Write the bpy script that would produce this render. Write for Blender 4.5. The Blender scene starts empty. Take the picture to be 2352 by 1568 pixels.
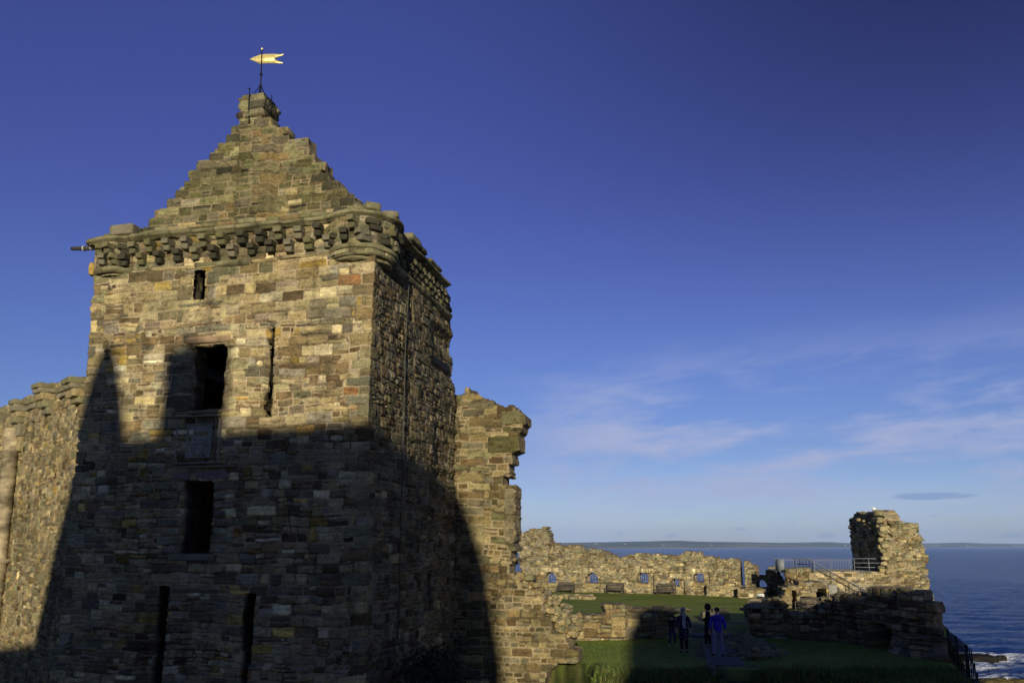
import bpy, bmesh, math, random
import numpy as np
from mathutils import Vector, Matrix

# ------------------------------------------------------------------ scene & camera frame
S = bpy.context.scene
COL = bpy.data.collections.new("castle"); S.collection.children.link(COL)
F, CX, CY, ZE = 1850.0, 1176.0, 928.0, 4.15          # lens, principal point and eye height of the photograph (2352 px wide)
PITCH = math.atan((1254 - CY) / F)
EYE = np.array([0.0, 0.0, ZE])
SUN_AZ, SUN_EL = math.radians(182.0), math.radians(10.0)

def ray(x, y):
    u = (x - CX) / F; v = (CY - y) / F
    return np.array([u, math.cos(PITCH) - v * math.sin(PITCH), math.sin(PITCH) + v * math.cos(PITCH)])
def onz(x, y, z=0.0):
    r = ray(x, y); return EYE + (z - ZE) / r[2] * r
def atdepth(x, y, d):
    r = ray(x, y); return EYE + d / r[1] * r
def az(a):
    a = math.radians(a); return np.array([math.sin(a), math.cos(a)])

class Wall:
    """a vertical plane through p running along d; (u, z) are its own metres"""
    def __init__(s, p, d): s.p = np.array(p[:2], float); s.d = np.array(d, float) / np.hypot(*d)
    def px(s, x, y):
        r = ray(x, y); n = np.array([-s.d[1], s.d[0]])
        t = (s.p @ n) / (r[:2] @ n); q = EYE + t * r
        return float((q[:2] - s.p) @ s.d), float(q[2])
    def poly(s, pts): return [s.px(*q) for q in pts]
    def at(s, u): return s.p + s.d * u
    def xyz(s, u, z, out=0.0):
        n = np.array([s.d[1], -s.d[0]]); q = s.p + s.d * u + n * out
        return (float(q[0]), float(q[1]), float(z))

# ------------------------------------------------------------------ noise
def _hash(ix, iy, seed):
    seed = int(seed)
    h = (ix.astype(np.int64) * 374761393 + iy.astype(np.int64) * 668265263 + seed * 144269504) & 0xffffffff
    h = ((h ^ (h >> 13)) * 1274126177) & 0xffffffff
    return ((h ^ (h >> 16)) & 0xffff) / 65535.0
def vn(x, y, seed=0):
    x = np.asarray(x, float); y = np.asarray(y, float)
    ix = np.floor(x); iy = np.floor(y); fx = x - ix; fy = y - iy
    fx = fx * fx * (3 - 2 * fx); fy = fy * fy * (3 - 2 * fy)
    a = _hash(ix, iy, seed); b = _hash(ix + 1, iy, seed); c = _hash(ix, iy + 1, seed); d = _hash(ix + 1, iy + 1, seed)
    return (a + (b - a) * fx) * (1 - fy) + (c + (d - c) * fx) * fy - 0.5
def fbm(x, y, seed=0, o=4):
    s = 0; a = 1.0; t = 0
    for k in range(o):
        s = s + a * vn(np.asarray(x) * 2 ** k, np.asarray(y) * 2 ** k, seed + 17 * k); t += a; a *= 0.55
    return s / t
def inpoly(px, py, poly):
    px = np.asarray(px); py = np.asarray(py); r = np.zeros(px.shape, bool); n = len(poly)
    for i in range(n):
        x1, y1 = poly[i]; x2, y2 = poly[(i + 1) % n]
        if y1 == y2: continue
        c = ((y1 > py) != (y2 > py)) & (px < (x2 - x1) * (py - y1) / (y2 - y1) + x1)
        r ^= c
    return r

# ------------------------------------------------------------------ tags, empties, meshes
def tag(o, label=None, cat=None, group=None, kind=None):
    if label: o["label"] = label
    if cat: o["category"] = cat
    if group: o["group"] = group
    if kind: o["kind"] = kind
    return o
def thing(name, label, cat, loc=(0, 0, 0), group=None, rz=0.0):
    o = bpy.data.objects.new(name, None); COL.objects.link(o); o.location = loc; o.rotation_euler[2] = rz
    o.empty_display_size = 0.3
    return tag(o, label, cat, group)
def link(name, me, mat, parent=None, smooth=False):
    o = bpy.data.objects.new(name, me); COL.objects.link(o)
    if mat: me.materials.append(mat)
    if smooth:
        me.polygons.foreach_set("use_smooth", [True] * len(me.polygons))
    if parent is not None:
        o.parent = parent
        o.matrix_parent_inverse = Matrix.LocRotScale(parent.location, parent.rotation_euler, parent.scale).inverted() if parent.parent is None else Matrix()
    return o
def mesh_np(V, Fq, Cc=None, T=None):
    """quads Fq (n,4) and optional triangles T (m,3)"""
    me = bpy.data.meshes.new("m"); V = np.asarray(V, np.float32)
    Fq = np.asarray(Fq, np.int32).reshape(-1, 4); T = np.zeros((0, 3), np.int32) if T is None else np.asarray(T, np.int32).reshape(-1, 3)
    me.vertices.add(len(V)); me.vertices.foreach_set("co", V.ravel())
    nl = Fq.size + T.size
    me.loops.add(nl); me.loops.foreach_set("vertex_index", np.concatenate([Fq.ravel(), T.ravel()]))
    me.polygons.add(len(Fq) + len(T))
    st = np.concatenate([np.arange(len(Fq)) * 4, len(Fq) * 4 + np.arange(len(T)) * 3]).astype(np.int32)
    me.polygons.foreach_set("loop_start", st)
    if Cc is not None:
        a = me.attributes.new("Col", 'FLOAT_COLOR', 'POINT')
        c4 = np.ones((len(V), 4), np.float32); c4[:, :3] = Cc; a.data.foreach_set("color", c4.ravel())
    me.update(calc_edges=True); me.validate()
    return me

class MB:
    """collects shapes into one mesh"""
    def __init__(s): s.V = []; s.F = []; s.T = []; s.C = []; s.n = 0
    def add(s, V, Fq, C=(0.5, 0.5, 0.5), T=None):
        V = np.asarray(V, float); s.V.append(V)
        if len(Fq): s.F.append(np.asarray(Fq, int) + s.n)
        if T is not None and len(T): s.T.append(np.asarray(T, int) + s.n)
        C = np.asarray(C, float); s.C.append(np.broadcast_to(C, (len(V), 3)) if C.ndim == 1 else C)
        s.n += len(V); return s
    def box(s, c, size, rz=0.0, C=(.5, .5, .5), rx=0.0, ry=0.0):
        h = np.array(size) / 2
        V = np.array([[x, y, z] for x in (-1, 1) for y in (-1, 1) for z in (-1, 1)]) * h
        R = np.array((Matrix.Rotation(rz, 3, 'Z') @ Matrix.Rotation(ry, 3, 'Y') @ Matrix.Rotation(rx, 3, 'X')))
        V = V @ R.T + np.array(c)
        return s.add(V, [[0, 1, 3, 2], [4, 6, 7, 5], [0, 4, 5, 1], [2, 3, 7, 6], [0, 2, 6, 4], [1, 5, 7, 3]], C)
    def tube(s, pts, r, n=8, C=(.5, .5, .5), caps=True):
        pts = [np.array(p, float) for p in pts]; rs = r if hasattr(r, '__len__') else [r] * len(pts)
        V = []
        for i, p in enumerate(pts):
            t = pts[min(i + 1, len(pts) - 1)] - pts[max(i - 1, 0)]; t = t / (np.linalg.norm(t) + 1e-9)
            a = np.array([0, 0, 1.]) if abs(t[2]) < .9 else np.array([1., 0, 0])
            e1 = np.cross(t, a); e1 /= np.linalg.norm(e1); e2 = np.cross(t, e1)
            for k in range(n):
                q = 2 * math.pi * k / n; V.append(p + rs[i] * (math.cos(q) * e1 + math.sin(q) * e2))
        Fq = [[i * n + k, i * n + (k + 1) % n, (i + 1) * n + (k + 1) % n, (i + 1) * n + k] for i in range(len(pts) - 1) for k in range(n)]
        T = []
        if caps:
            V.append(pts[0]); V.append(pts[-1]); a = len(V) - 2; b = len(V) - 1; m = (len(pts) - 1) * n
            T = [[a, (k + 1) % n, k] for k in range(n)] + [[b, m + k, m + (k + 1) % n] for k in range(n)]
        return s.add(V, Fq, C, T)
    def lathe(s, prof, c=(0, 0, 0), n=16, C=(.5, .5, .5), a0=0.0, a1=2 * math.pi):
        full = abs(a1 - a0 - 2 * math.pi) < 1e-6; m = n if full else n + 1
        V = [[c[0] + r * math.cos(a0 + (a1 - a0) * k / n), c[1] + r * math.sin(a0 + (a1 - a0) * k / n), c[2] + z] for r, z in prof for k in range(m)]
        Fq = []
        for i in range(len(prof) - 1):
            for k in range(n):
                k2 = (k + 1) % m
                Fq.append([i * m + k, i * m + k2, (i + 1) * m + k2, (i + 1) * m + k])
        return s.add(V, Fq, C)
    def build(s, name, mat, parent=None, smooth=False):
        V = np.concatenate(s.V); Fq = np.concatenate(s.F) if s.F else np.zeros((0, 4), int)
        T = np.concatenate(s.T) if s.T else None
        return link(name, mesh_np(V, Fq, np.concatenate(s.C), T), mat, parent, smooth)

_cubes = {}
def rblock(size, r=0.04, seed=0, amp=0.012, n=5, fr=6.0):
    """a weathered stone block: rounded box with an uneven surface -> V, F"""
    if n not in _cubes:
        key = {}; V = []; Fq = []
        def vid(p):
            k = tuple(np.round(p, 4))
            if k not in key: key[k] = len(V); V.append(p)
            return key[k]
        L = np.linspace(-1, 1, n + 1)
        for ax in range(3):
            for sg in (-1, 1):
                for i in range(n):
                    for j in range(n):
                        q = []
                        for a, b in ((L[i], L[j]), (L[i + 1], L[j]), (L[i + 1], L[j + 1]), (L[i], L[j + 1])):
                            p = [0, 0, 0]; p[ax] = sg; p[(ax + 1) % 3] = a; p[(ax + 2) % 3] = b; q.append(vid(np.array(p, float)))
                        Fq.append(q if sg > 0 else q[::-1])
        _cubes[n] = (np.array(V), np.array(Fq))
    V, Fq = _cubes[n]; h = np.array(size, float) / 2; r = min(r, h.min() * .95)
    P = V * h; core = np.clip(P, -(h - r), h - r); d = P - core
    l = np.linalg.norm(d, axis=1, keepdims=True); P = core + d / np.maximum(l, 1e-6) * r
    nz = np.stack([vn(P[:, 1] * fr + seed * 3.1, P[:, 2] * fr + P[:, 0] * fr, seed + k * 7) for k in range(3)], 1)
    return P + nz * amp * 2, Fq
def cvar(V, c, seed, amt=0.35, fr=7.0, streak=3.0):
    c = np.array(c); t = fbm(V[:, 0] * fr + V[:, 1] * fr, V[:, 2] * fr * streak, seed, 3)
    t2 = fbm(V[:, 0] * 2 + V[:, 1] * 2.3, V[:, 2] * 2.2, seed + 5, 3)
    k = np.clip(1 + amt * (t * 1.6 + t2 * 1.6), .25, 2.0)
    return c[None, :] * k[:, None]

# ------------------------------------------------------------------ materials
def M(name, base=(.5, .5, .5), rough=.8, metal=0.0, attr=False, nscale=14.0, namt=.35, bump=.25, bscale=40.0, spec=.3, bdist=.02):
    m = bpy.data.materials.new(name); m.use_nodes = True; nt = m.node_tree; b = nt.nodes["Principled BSDF"]
    b.inputs["Roughness"].default_value = rough; b.inputs["Metallic"].default_value = metal
    b.inputs["Specular IOR Level"].default_value = spec
    tc = nt.nodes.new("ShaderNodeTexCoord")
    n1 = nt.nodes.new("ShaderNodeTexNoise"); n1.inputs["Scale"].default_value = nscale; n1.inputs["Detail"].default_value = 6; n1.inputs["Roughness"].default_value = .65
    nt.links.new(tc.outputs["Object"], n1.inputs["Vector"])
    mr = nt.nodes.new("ShaderNodeMapRange"); mr.inputs[1].default_value = .25; mr.inputs[2].default_value = .75
    mr.inputs[3].default_value = 1 - namt; mr.inputs[4].default_value = 1 + namt
    nt.links.new(n1.outputs["Fac"], mr.inputs[0])
    mx = nt.nodes.new("ShaderNodeMix"); mx.data_type = 'RGBA'; mx.blend_type = 'MULTIPLY'; mx.inputs[0].default_value = 1
    if attr:
        a = nt.nodes.new("ShaderNodeAttribute"); a.attribute_name = "Col"; nt.links.new(a.outputs["Color"], mx.inputs[6])
    else: mx.inputs[6].default_value = (*base, 1)
    nt.links.new(mr.outputs[0], mx.inputs[7]); nt.links.new(mx.outputs[2], b.inputs["Base Color"])
    if bump:
        n2 = nt.nodes.new("ShaderNodeTexNoise"); n2.inputs["Scale"].default_value = bscale; n2.inputs["Detail"].default_value = 5
        nt.links.new(tc.outputs["Object"], n2.inputs["Vector"])
        bp = nt.nodes.new("ShaderNodeBump"); bp.inputs["Strength"].default_value = bump; bp.inputs["Distance"].default_value = bdist
        nt.links.new(n2.outputs["Fac"], bp.inputs["Height"]); nt.links.new(bp.outputs["Normal"], b.inputs["Normal"])
    return m
m_stone = M("weathered_sandstone", rough=.92, attr=True, nscale=26, namt=.42, bump=.9, bscale=45, spec=.12, bdist=.025)
m_far = M("weathered_sandstone_ruin", rough=.92, attr=True, nscale=9, namt=.40, bump=.8, bscale=16, spec=.15, bdist=.05)
m_iron = M("black_iron", (.015, .015, .018), .55, .6, nscale=30, namt=.3, bump=.1)
m_gold = M("gilded_copper", (1.0, .80, .30), .42, .55, nscale=14, namt=.32, bump=.05)
m_wood = M("weathered_oak", (.085, .07, .055), .8, nscale=20, namt=.4, bump=.3)
m_lintel = M("old_timber", rough=.85, attr=True, nscale=12, namt=.3, bump=.5, bscale=30)
m_paint = M("pale_grey_paint", (.20, .21, .22), .5, nscale=10, namt=.1, bump=.02)
m_steel = M("galvanised_steel", (.30, .31, .32), .45, .7, nscale=20, namt=.15, bump=.03)
m_white = M("white_board", (.72, .73, .72), .5, nscale=8, namt=.06, bump=0)
m_attr = M("painted_surfaces", rough=.75, attr=True, nscale=25, namt=.12, bump=.08)

# ------------------------------------------------------------------ masonry
PAL = {k: tuple(x * k for x, k in zip(v, (.875, .86, .72))) for k, v in dict(
    tan=(.400, .320, .180), ochre=(.43, .30, .095), brown=(.225, .165, .092), pale=(.56, .485, .33), fawn=(.330, .268, .160),
    umber=(.150, .108, .064), mauve=(.205, .170, .125), rust=(.25, .135, .06), greygreen=(.225, .208, .130), olive=(.180, .168, .092),
    dark=(.080, .075, .055), grey=(.240, .215, .165), white=(.64, .575, .43), buff=(.43, .36, .225)).items()}
STY = {
    'front': dict(pal=[('tan', 26), ('fawn', 22), ('buff', 16), ('brown', 15), ('ochre', 6), ('pale', 9), ('mauve', 8), ('umber', 7), ('rust', .7), ('grey', 11), ('white', 1.5), ('greygreen', 5)],
                  mortar=(.40, .315, .195), h=(.17, .37), asp=(.9, 2.5), split=.36, jump=.12, proj=(.008, .060), gap=(.006, .018)),
    'gable': dict(pal=[('greygreen', 30), ('olive', 16), ('fawn', 16), ('grey', 16), ('brown', 10), ('tan', 8), ('buff', 3), ('umber', 4)],
                  mortar=(.36, .285, .18), h=(.17, .32), asp=(1.0, 2.5), split=.22, jump=.06, proj=(.012, .035), gap=(.006, .016)),
    'side': dict(pal=[('fawn', 24), ('grey', 22), ('brown', 16), ('greygreen', 16), ('mauve', 10), ('tan', 8), ('umber', 6), ('pale', 3)],
                 mortar=(.30, .25, .17), h=(.18, .36), asp=(.8, 2.0), split=.15, jump=.08, proj=(.03, .085), gap=(.008, .02)),
    'wing': dict(pal=[('fawn', 22), ('brown', 24), ('tan', 12), ('grey', 14), ('buff', 8), ('umber', 10), ('greygreen', 8)],
                 mortar=(.42, .34, .21), h=(.15, .33), asp=(1.0, 2.2), split=.25, jump=.10, proj=(.015, .05), gap=(.014, .034)),
    'ruin': dict(pal=[('fawn', 22), ('greygreen', 16), ('tan', 16), ('brown', 16), ('grey', 14), ('buff', 8), ('umber', 7), ('ochre', 3), ('pale', 3)],
                 mortar=(.33, .27, .16), h=(.14, .32), asp=(1.1, 2.8), split=.25, jump=.08, proj=(.03, .10), gap=(.006, .022)),
    'ruin_fine': dict(pal=[('fawn', 22), ('greygreen', 18), ('tan', 14), ('brown', 14), ('grey', 16), ('buff', 7), ('umber', 7), ('ochre', 2)],
                 mortar=(.31, .26, .165), h=(.10, .22), asp=(1.0, 2.6), split=.15, jump=.10, proj=(.02, .09), gap=(.006, .02)),
    'rubble': dict(pal=[('grey', 26), ('brown', 20), ('fawn', 18), ('umber', 16), ('greygreen', 14), ('tan', 5)],
                   mortar=(.20, .165, .11), h=(.18, .42), asp=(.9, 2.0), split=.2, jump=.12, proj=(.05, .16), gap=(.01, .03)),
}
def smooth(t): t = np.clip(t, 0, 1); return t * t * (3 - 2 * t)

def masonry(name, mat, parent, pts, z0, z1, du, dz, seed, style, keep=None, hole=None, extra=None, forced=(), quoins=(),
            thick=.8, K=5, top=None, back=False, ends=True, seg_du=None, restyle=None, tone=None, stain_tone=None, warp=1.0, amp=1.0, core=(.26, .21, .13), clip=None, inner_shade=1.0, wob=.02):
    """a wall of individual stones along a polyline (its right-hand side is the face), ragged where keep() drops whole stones"""
    rng = np.random.default_rng(seed); st = STY[style]
    pts = np.array(pts, float); top = pts if top is None else np.array(top, float)
    seg = np.hypot(*(pts[1:] - pts[:-1]).T); cum = np.concatenate([[0], np.cumsum(seg)])
    us = []; sg = []
    for i, L in enumerate(seg):
        n = max(1, int(round(L / (seg_du[i] if seg_du else du)))); us.append(cum[i] + np.arange(n) * L / n); sg.append(np.full(n, i))
    us = np.concatenate(us + [[cum[-1]]]); sg = np.concatenate(sg + [[len(seg) - 1]])
    nz = max(2, int(round((z1 - z0) / dz))); vs = np.linspace(z0, z1, nz + 1)
    t = (pts[1:] - pts[:-1]) / seg[:, None]; nr = np.stack([t[:, 1], -t[:, 0]], 1)
    N = nr[sg].copy()
    for i in range(1, len(pts) - 1):
        k = int(np.argmin(abs(us - cum[i]))); m = nr[i - 1] + nr[i]; m /= np.hypot(*m); N[k] = m / max(.7, m @ nr[i])
    fr = (us - cum[sg]) / seg[sg]
    B0 = pts[sg] + (pts[np.minimum(sg + 1, len(pts) - 1)] - pts[sg]) * fr[:, None]
    B1 = top[sg] + (top[np.minimum(sg + 1, len(pts) - 1)] - top[sg]) * fr[:, None]
    U, V = np.meshgrid(us, vs, indexing='ij')
    # --- stones
    R = .012; u0, u1 = -0.4, cum[-1] + .4; W = int((u1 - u0) / R) + 1; H = int((z1 + .6 - (z0 - .4)) / R) + 1; vb = z0 - .4
    ids = np.zeros((W, H), np.int32); rc = []; colk = []; prj = []
    names = [p[0] for p in st['pal']]; w = np.array([p[1] for p in st['pal']], float); w /= w.sum()
    def put(a, b, c, d, col=None, pj=None):
        i0, i1 = max(0, int((a - u0) / R)), max(0, int((b - u0) / R)); j0, j1 = max(0, int((c - vb) / R)), max(0, int((d - vb) / R))
        if i1 <= i0 or j1 <= j0: return
        ids[i0:i1, j0:j1] = len(rc); rc.append((a, b, c, d)); colk.append(col); prj.append(pj)
    put(u0, u1, vb, z1 + .6)
    v = vb
    prev = None
    while v < z1 + .4:
        h = rng.uniform(*st['h']); u = u0 - rng.uniform(0, .3)
        while u < u1:
            ww = h * rng.uniform(*st['asp']); ww = min(max(ww, .10), .95)
            if rng.random() < .08: ww *= 1.5
            if h > .17 and rng.random() < st['split']:
                k = rng.uniform(.35, .65); put(u, u + ww, v, v + h * k)
                if rng.random() < .5: q = rng.uniform(.35, .65); put(u, u + ww * q, v + h * k, v + h); put(u + ww * q, u + ww, v + h * k, v + h)
                else: put(u, u + ww, v + h * k, v + h)
            elif h < .2 and rng.random() < st['jump'] * 1.6 and v > vb + .3:
                put(u, u + ww, v - rng.uniform(.08, .16), v + h)
            else: put(u, u + ww, v, v + h)
            u += ww
        v += h
    for uq in quoins:
        v = vb; k = 0
        while v < z1 + .4:
            h = rng.uniform(.24, .40); a, b = ((.62, .30), (.30, .55))[k % 2]; j = rng.uniform(.85, 1.15)
            put(uq - a * j, uq + b * j, v, v + h, rng.choice(['fawn', 'tan', 'grey', 'buff', 'brown', 'greygreen']), rng.uniform(.02, .04)); v += h; k += 1
    for f in forced: put(*f)
    rc = np.array(rc); n = len(rc)
    A = warp
    uw = U + A * (.05 * vn(U * 1.9, V * 1.9, seed + 1) + .022 * vn(U * 8, V * 8, seed + 2))
    vw = V + A * (.11 * vn(U * .55, V * .55, seed + 3) + .045 * vn(U * 2.6, V * 2.6, seed + 4) + .020 * vn(U * 9, V * 9, seed + 5))
    I = ids[np.clip(((uw - u0) / R).astype(int), 0, W - 1), np.clip(((vw - vb) / R).astype(int), 0, H - 1)]
    cu, cv = (rc[:, 0] + rc[:, 1]) / 2, (rc[:, 2] + rc[:, 3]) / 2
    hu, hv = (rc[:, 1] - rc[:, 0]) / 2, (rc[:, 3] - rc[:, 2]) / 2
    gap = rng.uniform(*st['gap'], n); rad = np.minimum(rng.uniform(.004, .05, n), np.minimum(hu, hv) * .8)
    pj = np.array([rng.uniform(*st['proj']) if p is None else p for p in prj]) * amp
    tu, tv = rng.normal(0, .035, n), rng.normal(0, .05, n)
    du_, dv_ = uw - cu[I], vw - cv[I]
    qx = np.abs(du_) - (hu - gap - rad)[I]; qy = np.abs(dv_) - (hv - gap - rad)[I]
    sd = np.hypot(np.maximum(qx, 0), np.maximum(qy, 0)) + np.minimum(np.maximum(qx, qy), 0) - rad[I]
    tt = np.clip(-sd / .02, 0, 1); tt = tt * (2 - tt)
    rough = fbm(U * 5, V * 10, seed + 7, 4) + .5 * np.abs(vn(U * 7 + I, V * 19, seed + 19))
    h = tt * (pj[I] + tu[I] * du_ + tv[I] * dv_ + .046 * amp * rough) + .020 * fbm(U * 14, V * 17, seed + 8, 3) - (1 - tt) * .045 * amp * smooth((fbm(U * 1.7, V * 2.3, seed + 9, 3) - .02) * 6)
    # --- colour
    Cs = np.zeros((n, 3)); pick = rng.choice(len(names), n, p=w)
    for i in range(n): Cs[i] = PAL[colk[i] if colk[i] else names[pick[i]]]
    if restyle is not None:
        wz, pal2 = restyle; pr = wz(cu, cv); s2 = rng.random(n) < pr
        nm = [p[0] for p in pal2]; w2 = np.array([p[1] for p in pal2], float); w2 /= w2.sum(); k2 = rng.choice(len(nm), n, p=w2)
        for i in np.nonzero(s2)[0]:
            if not colk[i]: Cs[i] = PAL[nm[k2[i]]]
    Cs *= np.exp(rng.normal(-.08, .27, n))[:, None]; Cs *= 1 + rng.normal(0, .022, (n, 3))
    streak = fbm(U * 2.2 + I * 3.7, V * 26 + I * 1.3, seed + 11, 3); blot = fbm(U * 3.1 + I * 7.7, V * 4.3, seed + 12, 4)
    grain = vn(U * 31, V * 37, seed + 15) + .7 * vn(U * 63, V * 70, seed + 16); pit = smooth((fbm(U * 9, V * 12, seed + 18, 3) - .14) * 9)
    Cg = Cs[I] * ((1 + .8 * streak + .95 * blot + .38 * grain) * (1 - .42 * pit))[..., None]
    mort = np.array(st['mortar']) * (1 + .5 * fbm(U * 3, V * 3, seed + 13, 4) + .5 * vn(U * 25, V * 25, seed + 14))[..., None]
    er_ = smooth((fbm(U * 1.7, V * 2.3, seed + 9, 3) + .03) * 7); mort = mort * (1 - .72 * er_ * smooth((sd + .004) / .008))[..., None]
    km = smooth((sd + .012) / .020)[..., None]
    Cg = Cg * (1 - km) + mort * km
    run = smooth((fbm(U * 2.4, V * .22, seed + 23, 4) - .07) * 5) * (.5 + vn(U * 1.1, V * .8, seed + 24)); Cg = Cg * (1 - .42 * np.clip(run, 0, 1))[..., None]
    lich = smooth((fbm(U * .8, V * .8, seed + 21, 4) - .10) * 6)[..., None]
    Cg = Cg * (1 - .35 * lich) + np.array((.12, .115, .07)) * .35 * lich
    if stain_tone is not None: Cg = Cg * stain_tone(U, V)[..., None]
    if tone is not None: Cg = Cg * np.array(tone)
    Cg = np.clip(Cg, .012, .85)
    if extra is not None: h = h + extra(U, V)
    # --- geometry
    k = ((V - z0) / (z1 - z0))[..., None]
    Bs = B0[:, None, :] * (1 - k) + B1[:, None, :] * k
    P = np.empty(U.shape + (3,)); P[..., :2] = Bs + N[:, None, :] * h[..., None]; P[..., 2] = V
    nu, nv = U.shape
    Uc, Vc = (U[:-1, :-1] + U[1:, 1:]) / 2, (V[:-1, :-1] + V[1:, 1:]) / 2
    Fm = np.ones((nu - 1, nv - 1), bool)
    if keep is not None: ks = keep(cu, cv); ks[0] = True; Fm &= ks[I[:-1, :-1]]
    if clip is not None: Fm &= inpoly(Uc + .05 * vn(Uc * 5, Vc * 5, seed + 33), Vc + .05 * vn(Uc * 5, Vc * 5, seed + 34), clip)
    if hole is not None: Fm &= ~hole(Uc + wob * vn(Uc * 7, Vc * 7, seed + 31), Vc + wob * vn(Uc * 6, Vc * 6, seed + 32))
    idx = np.arange(nu * nv).reshape(nu, nv)
    a, b, c, d = idx[:-1, :-1], idx[1:, :-1], idx[1:, 1:], idx[:-1, 1:]
    quads = np.stack([a, b, c, d], -1)[Fm]
    pad = np.zeros((nu + 1, nv + 1), bool); pad[1:-1, 1:-1] = Fm; inn = pad[1:-1, 1:-1]
    E = []
    for (x, y, nb, ok) in ((a, b, pad[1:-1, :-2], 'bot'), (b, c, pad[2:, 1:-1], 'end'), (c, d, pad[1:-1, 2:], 'top'), (d, a, pad[:-2, 1:-1], 'end')):
        mk = inn & ~nb
        if ok == 'bot': mk = mk.copy(); mk[:, 0] = False
        if ok == 'end' and not ends: mk = mk.copy(); mk[0, :] = False; mk[-1, :] = False
        E.append(np.stack([x[mk], y[mk]], 1))
    E = np.concatenate(E)
    Vall = [P.reshape(-1, 3)]; Call = [Cg.reshape(-1, 3)]; Fall = [quads]
    if len(E) and K > 0:
        bv = np.unique(E); loc = np.searchsorted(bv, E); m = len(bv); base = nu * nv
        fi, fj = bv // nv, bv % nv; ub, zb = U[fi, fj], V[fi, fj]; B = Bs[fi, fj]; nn = N[fi] / np.linalg.norm(N[fi], axis=1, keepdims=True)
        th = thick(ub, zb) if callable(thick) else np.full(m, thick)
        cf = Cg[fi, fj]; prevL = bv
        tn = np.stack([-nn[:, 1], nn[:, 0]], 1)
        for q in range(1, K + 1):
            dep = th * q / K; f = 0 if q == K else 1
            n1 = vn(ub * 4 + dep * 3.3, zb * 4 + dep * 2.1, seed + 41); n2 = vn(ub * 4 - dep * 2.7, zb * 4 + dep * 3.9, seed + 42)
            L = np.empty((m, 3)); L[:, :2] = B - nn * dep[:, None] + tn * (n1 * .10 * amp * f)[:, None]; L[:, 2] = zb + n2 * .12 * amp * f
            n3 = fbm(ub * 3 + dep * 2.9, zb * 3 + dep * 4.3, seed + 43, 3)
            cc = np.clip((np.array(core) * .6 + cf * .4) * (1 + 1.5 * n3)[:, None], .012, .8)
            cc = cc * (inner_shade if q > 1 else (1 + inner_shade) / 2); Vall.append(L); Call.append(cc); cur = base + (q - 1) * m + np.arange(m)  # deeper layers painted darker, imitating shade inside the openings
            A0, A1 = prevL[loc[:, 0]], prevL[loc[:, 1]]; B0_, B1_ = cur[loc[:, 0]], cur[loc[:, 1]]
            Fall.append(np.stack([A1, A0, B0_, B1_], 1)); prevL = cur
    if back:
        th = thick if not callable(thick) else float(np.max(thick(us, us * 0)))
        s = max(1, int(.15 / du)); base = sum(len(x) for x in Vall)
        Pb = np.empty((nu, nv, 3)); Pb[..., :2] = Bs - (N / np.linalg.norm(N, axis=1, keepdims=True))[:, None, :] * th; Pb[..., 2] = V
        Vall.append(Pb.reshape(-1, 3)); Call.append(Cg.reshape(-1, 3)); Fall.append(base + quads[:, ::-1])
    Vv = np.concatenate(Vall); Cc = np.concatenate(Call); Ff = np.concatenate(Fall)
    used = np.unique(Ff); remap = np.full(len(Vv), -1, np.int64); remap[used] = np.arange(len(used))
    o = link(name, mesh_np(Vv[used], remap[Ff], Cc[used]), mat, parent)
    return o

def stone_mb(mb, c, size, col, seed, rz=0.0, r=.04, amp=.012, n=4, rx=0.0, ry=0.0):
    Vv, Fq = rblock(size, r, seed, amp, n); C = cvar(Vv + seed, PAL.get(col, col) if isinstance(col, str) else col, seed)
    R = np.array(Matrix.Rotation(rz, 3, 'Z') @ Matrix.Rotation(ry, 3, 'Y') @ Matrix.Rotation(rx, 3, 'X'))
    mb.add(Vv @ R.T + np.array(c), Fq, C)
def sweep(mb, path, prof, col, seed, amp=.012, closed_prof=False):
    """profile [(out, z)] swept along a plan path whose right-hand side is outward"""
    path = np.array(path, float); t = np.gradient(path, axis=0); t /= np.linalg.norm(t, axis=1, keepdims=True)
    n = np.stack([t[:, 1], -t[:, 0]], 1); L = np.concatenate([[0], np.cumsum(np.hypot(*np.diff(path, axis=0).T))])
    k = len(prof); V = np.empty((len(path), k, 3))
    for j, (o, z) in enumerate(prof):
        w1 = vn(L * 3.0, L * 0 + j * 1.3, seed) * amp * 2; w2 = vn(L * 2.2, L * 0 + j * 1.7, seed + 3) * amp * 2
        seg = np.floor(L / .72 + .3 * vn(L * 0 + seed, L * 0, 1)); ofs = (_hash(seg, seg * 0, seed) - .5) * .05; V[:, j, :2] = path + n * (o + w1 + ofs + .02 * vn(L * 9, L * 0 + j * 2.1, seed + 5))[:, None]; V[:, j, 2] = z + w2 + .012 * vn(L * 8, L * 0 + j * 2.7, seed + 6) + ofs * .4
    idx = np.arange(len(path) * k).reshape(len(path), k)
    Fq = np.stack([idx[:-1, :-1], idx[1:, :-1], idx[1:, 1:], idx[:-1, 1:]], -1).reshape(-1, 4)
    V = V.reshape(-1, 3); sb = np.repeat(.72 + .5 * _hash(seg, seg * 0 + 3, seed), k); jn = np.repeat(1 - .45 * ((L / .72) % 1 < .06), k); mb.add(V, Fq, np.clip(cvar(V, PAL[col], seed, .75, 4.0, 1.5) * (sb * jn)[:, None], .015, .8))
    c0 = list(idx[0]); c1 = list(idx[-1])
    T = [[c0[0], c0[i], c0[i + 1]] for i in range(1, k - 1)] + [[c1[0], c1[i + 1], c1[i]] for i in range(1, k - 1)]
    mb.T.append(np.array(T) + mb.n - len(V))
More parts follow.
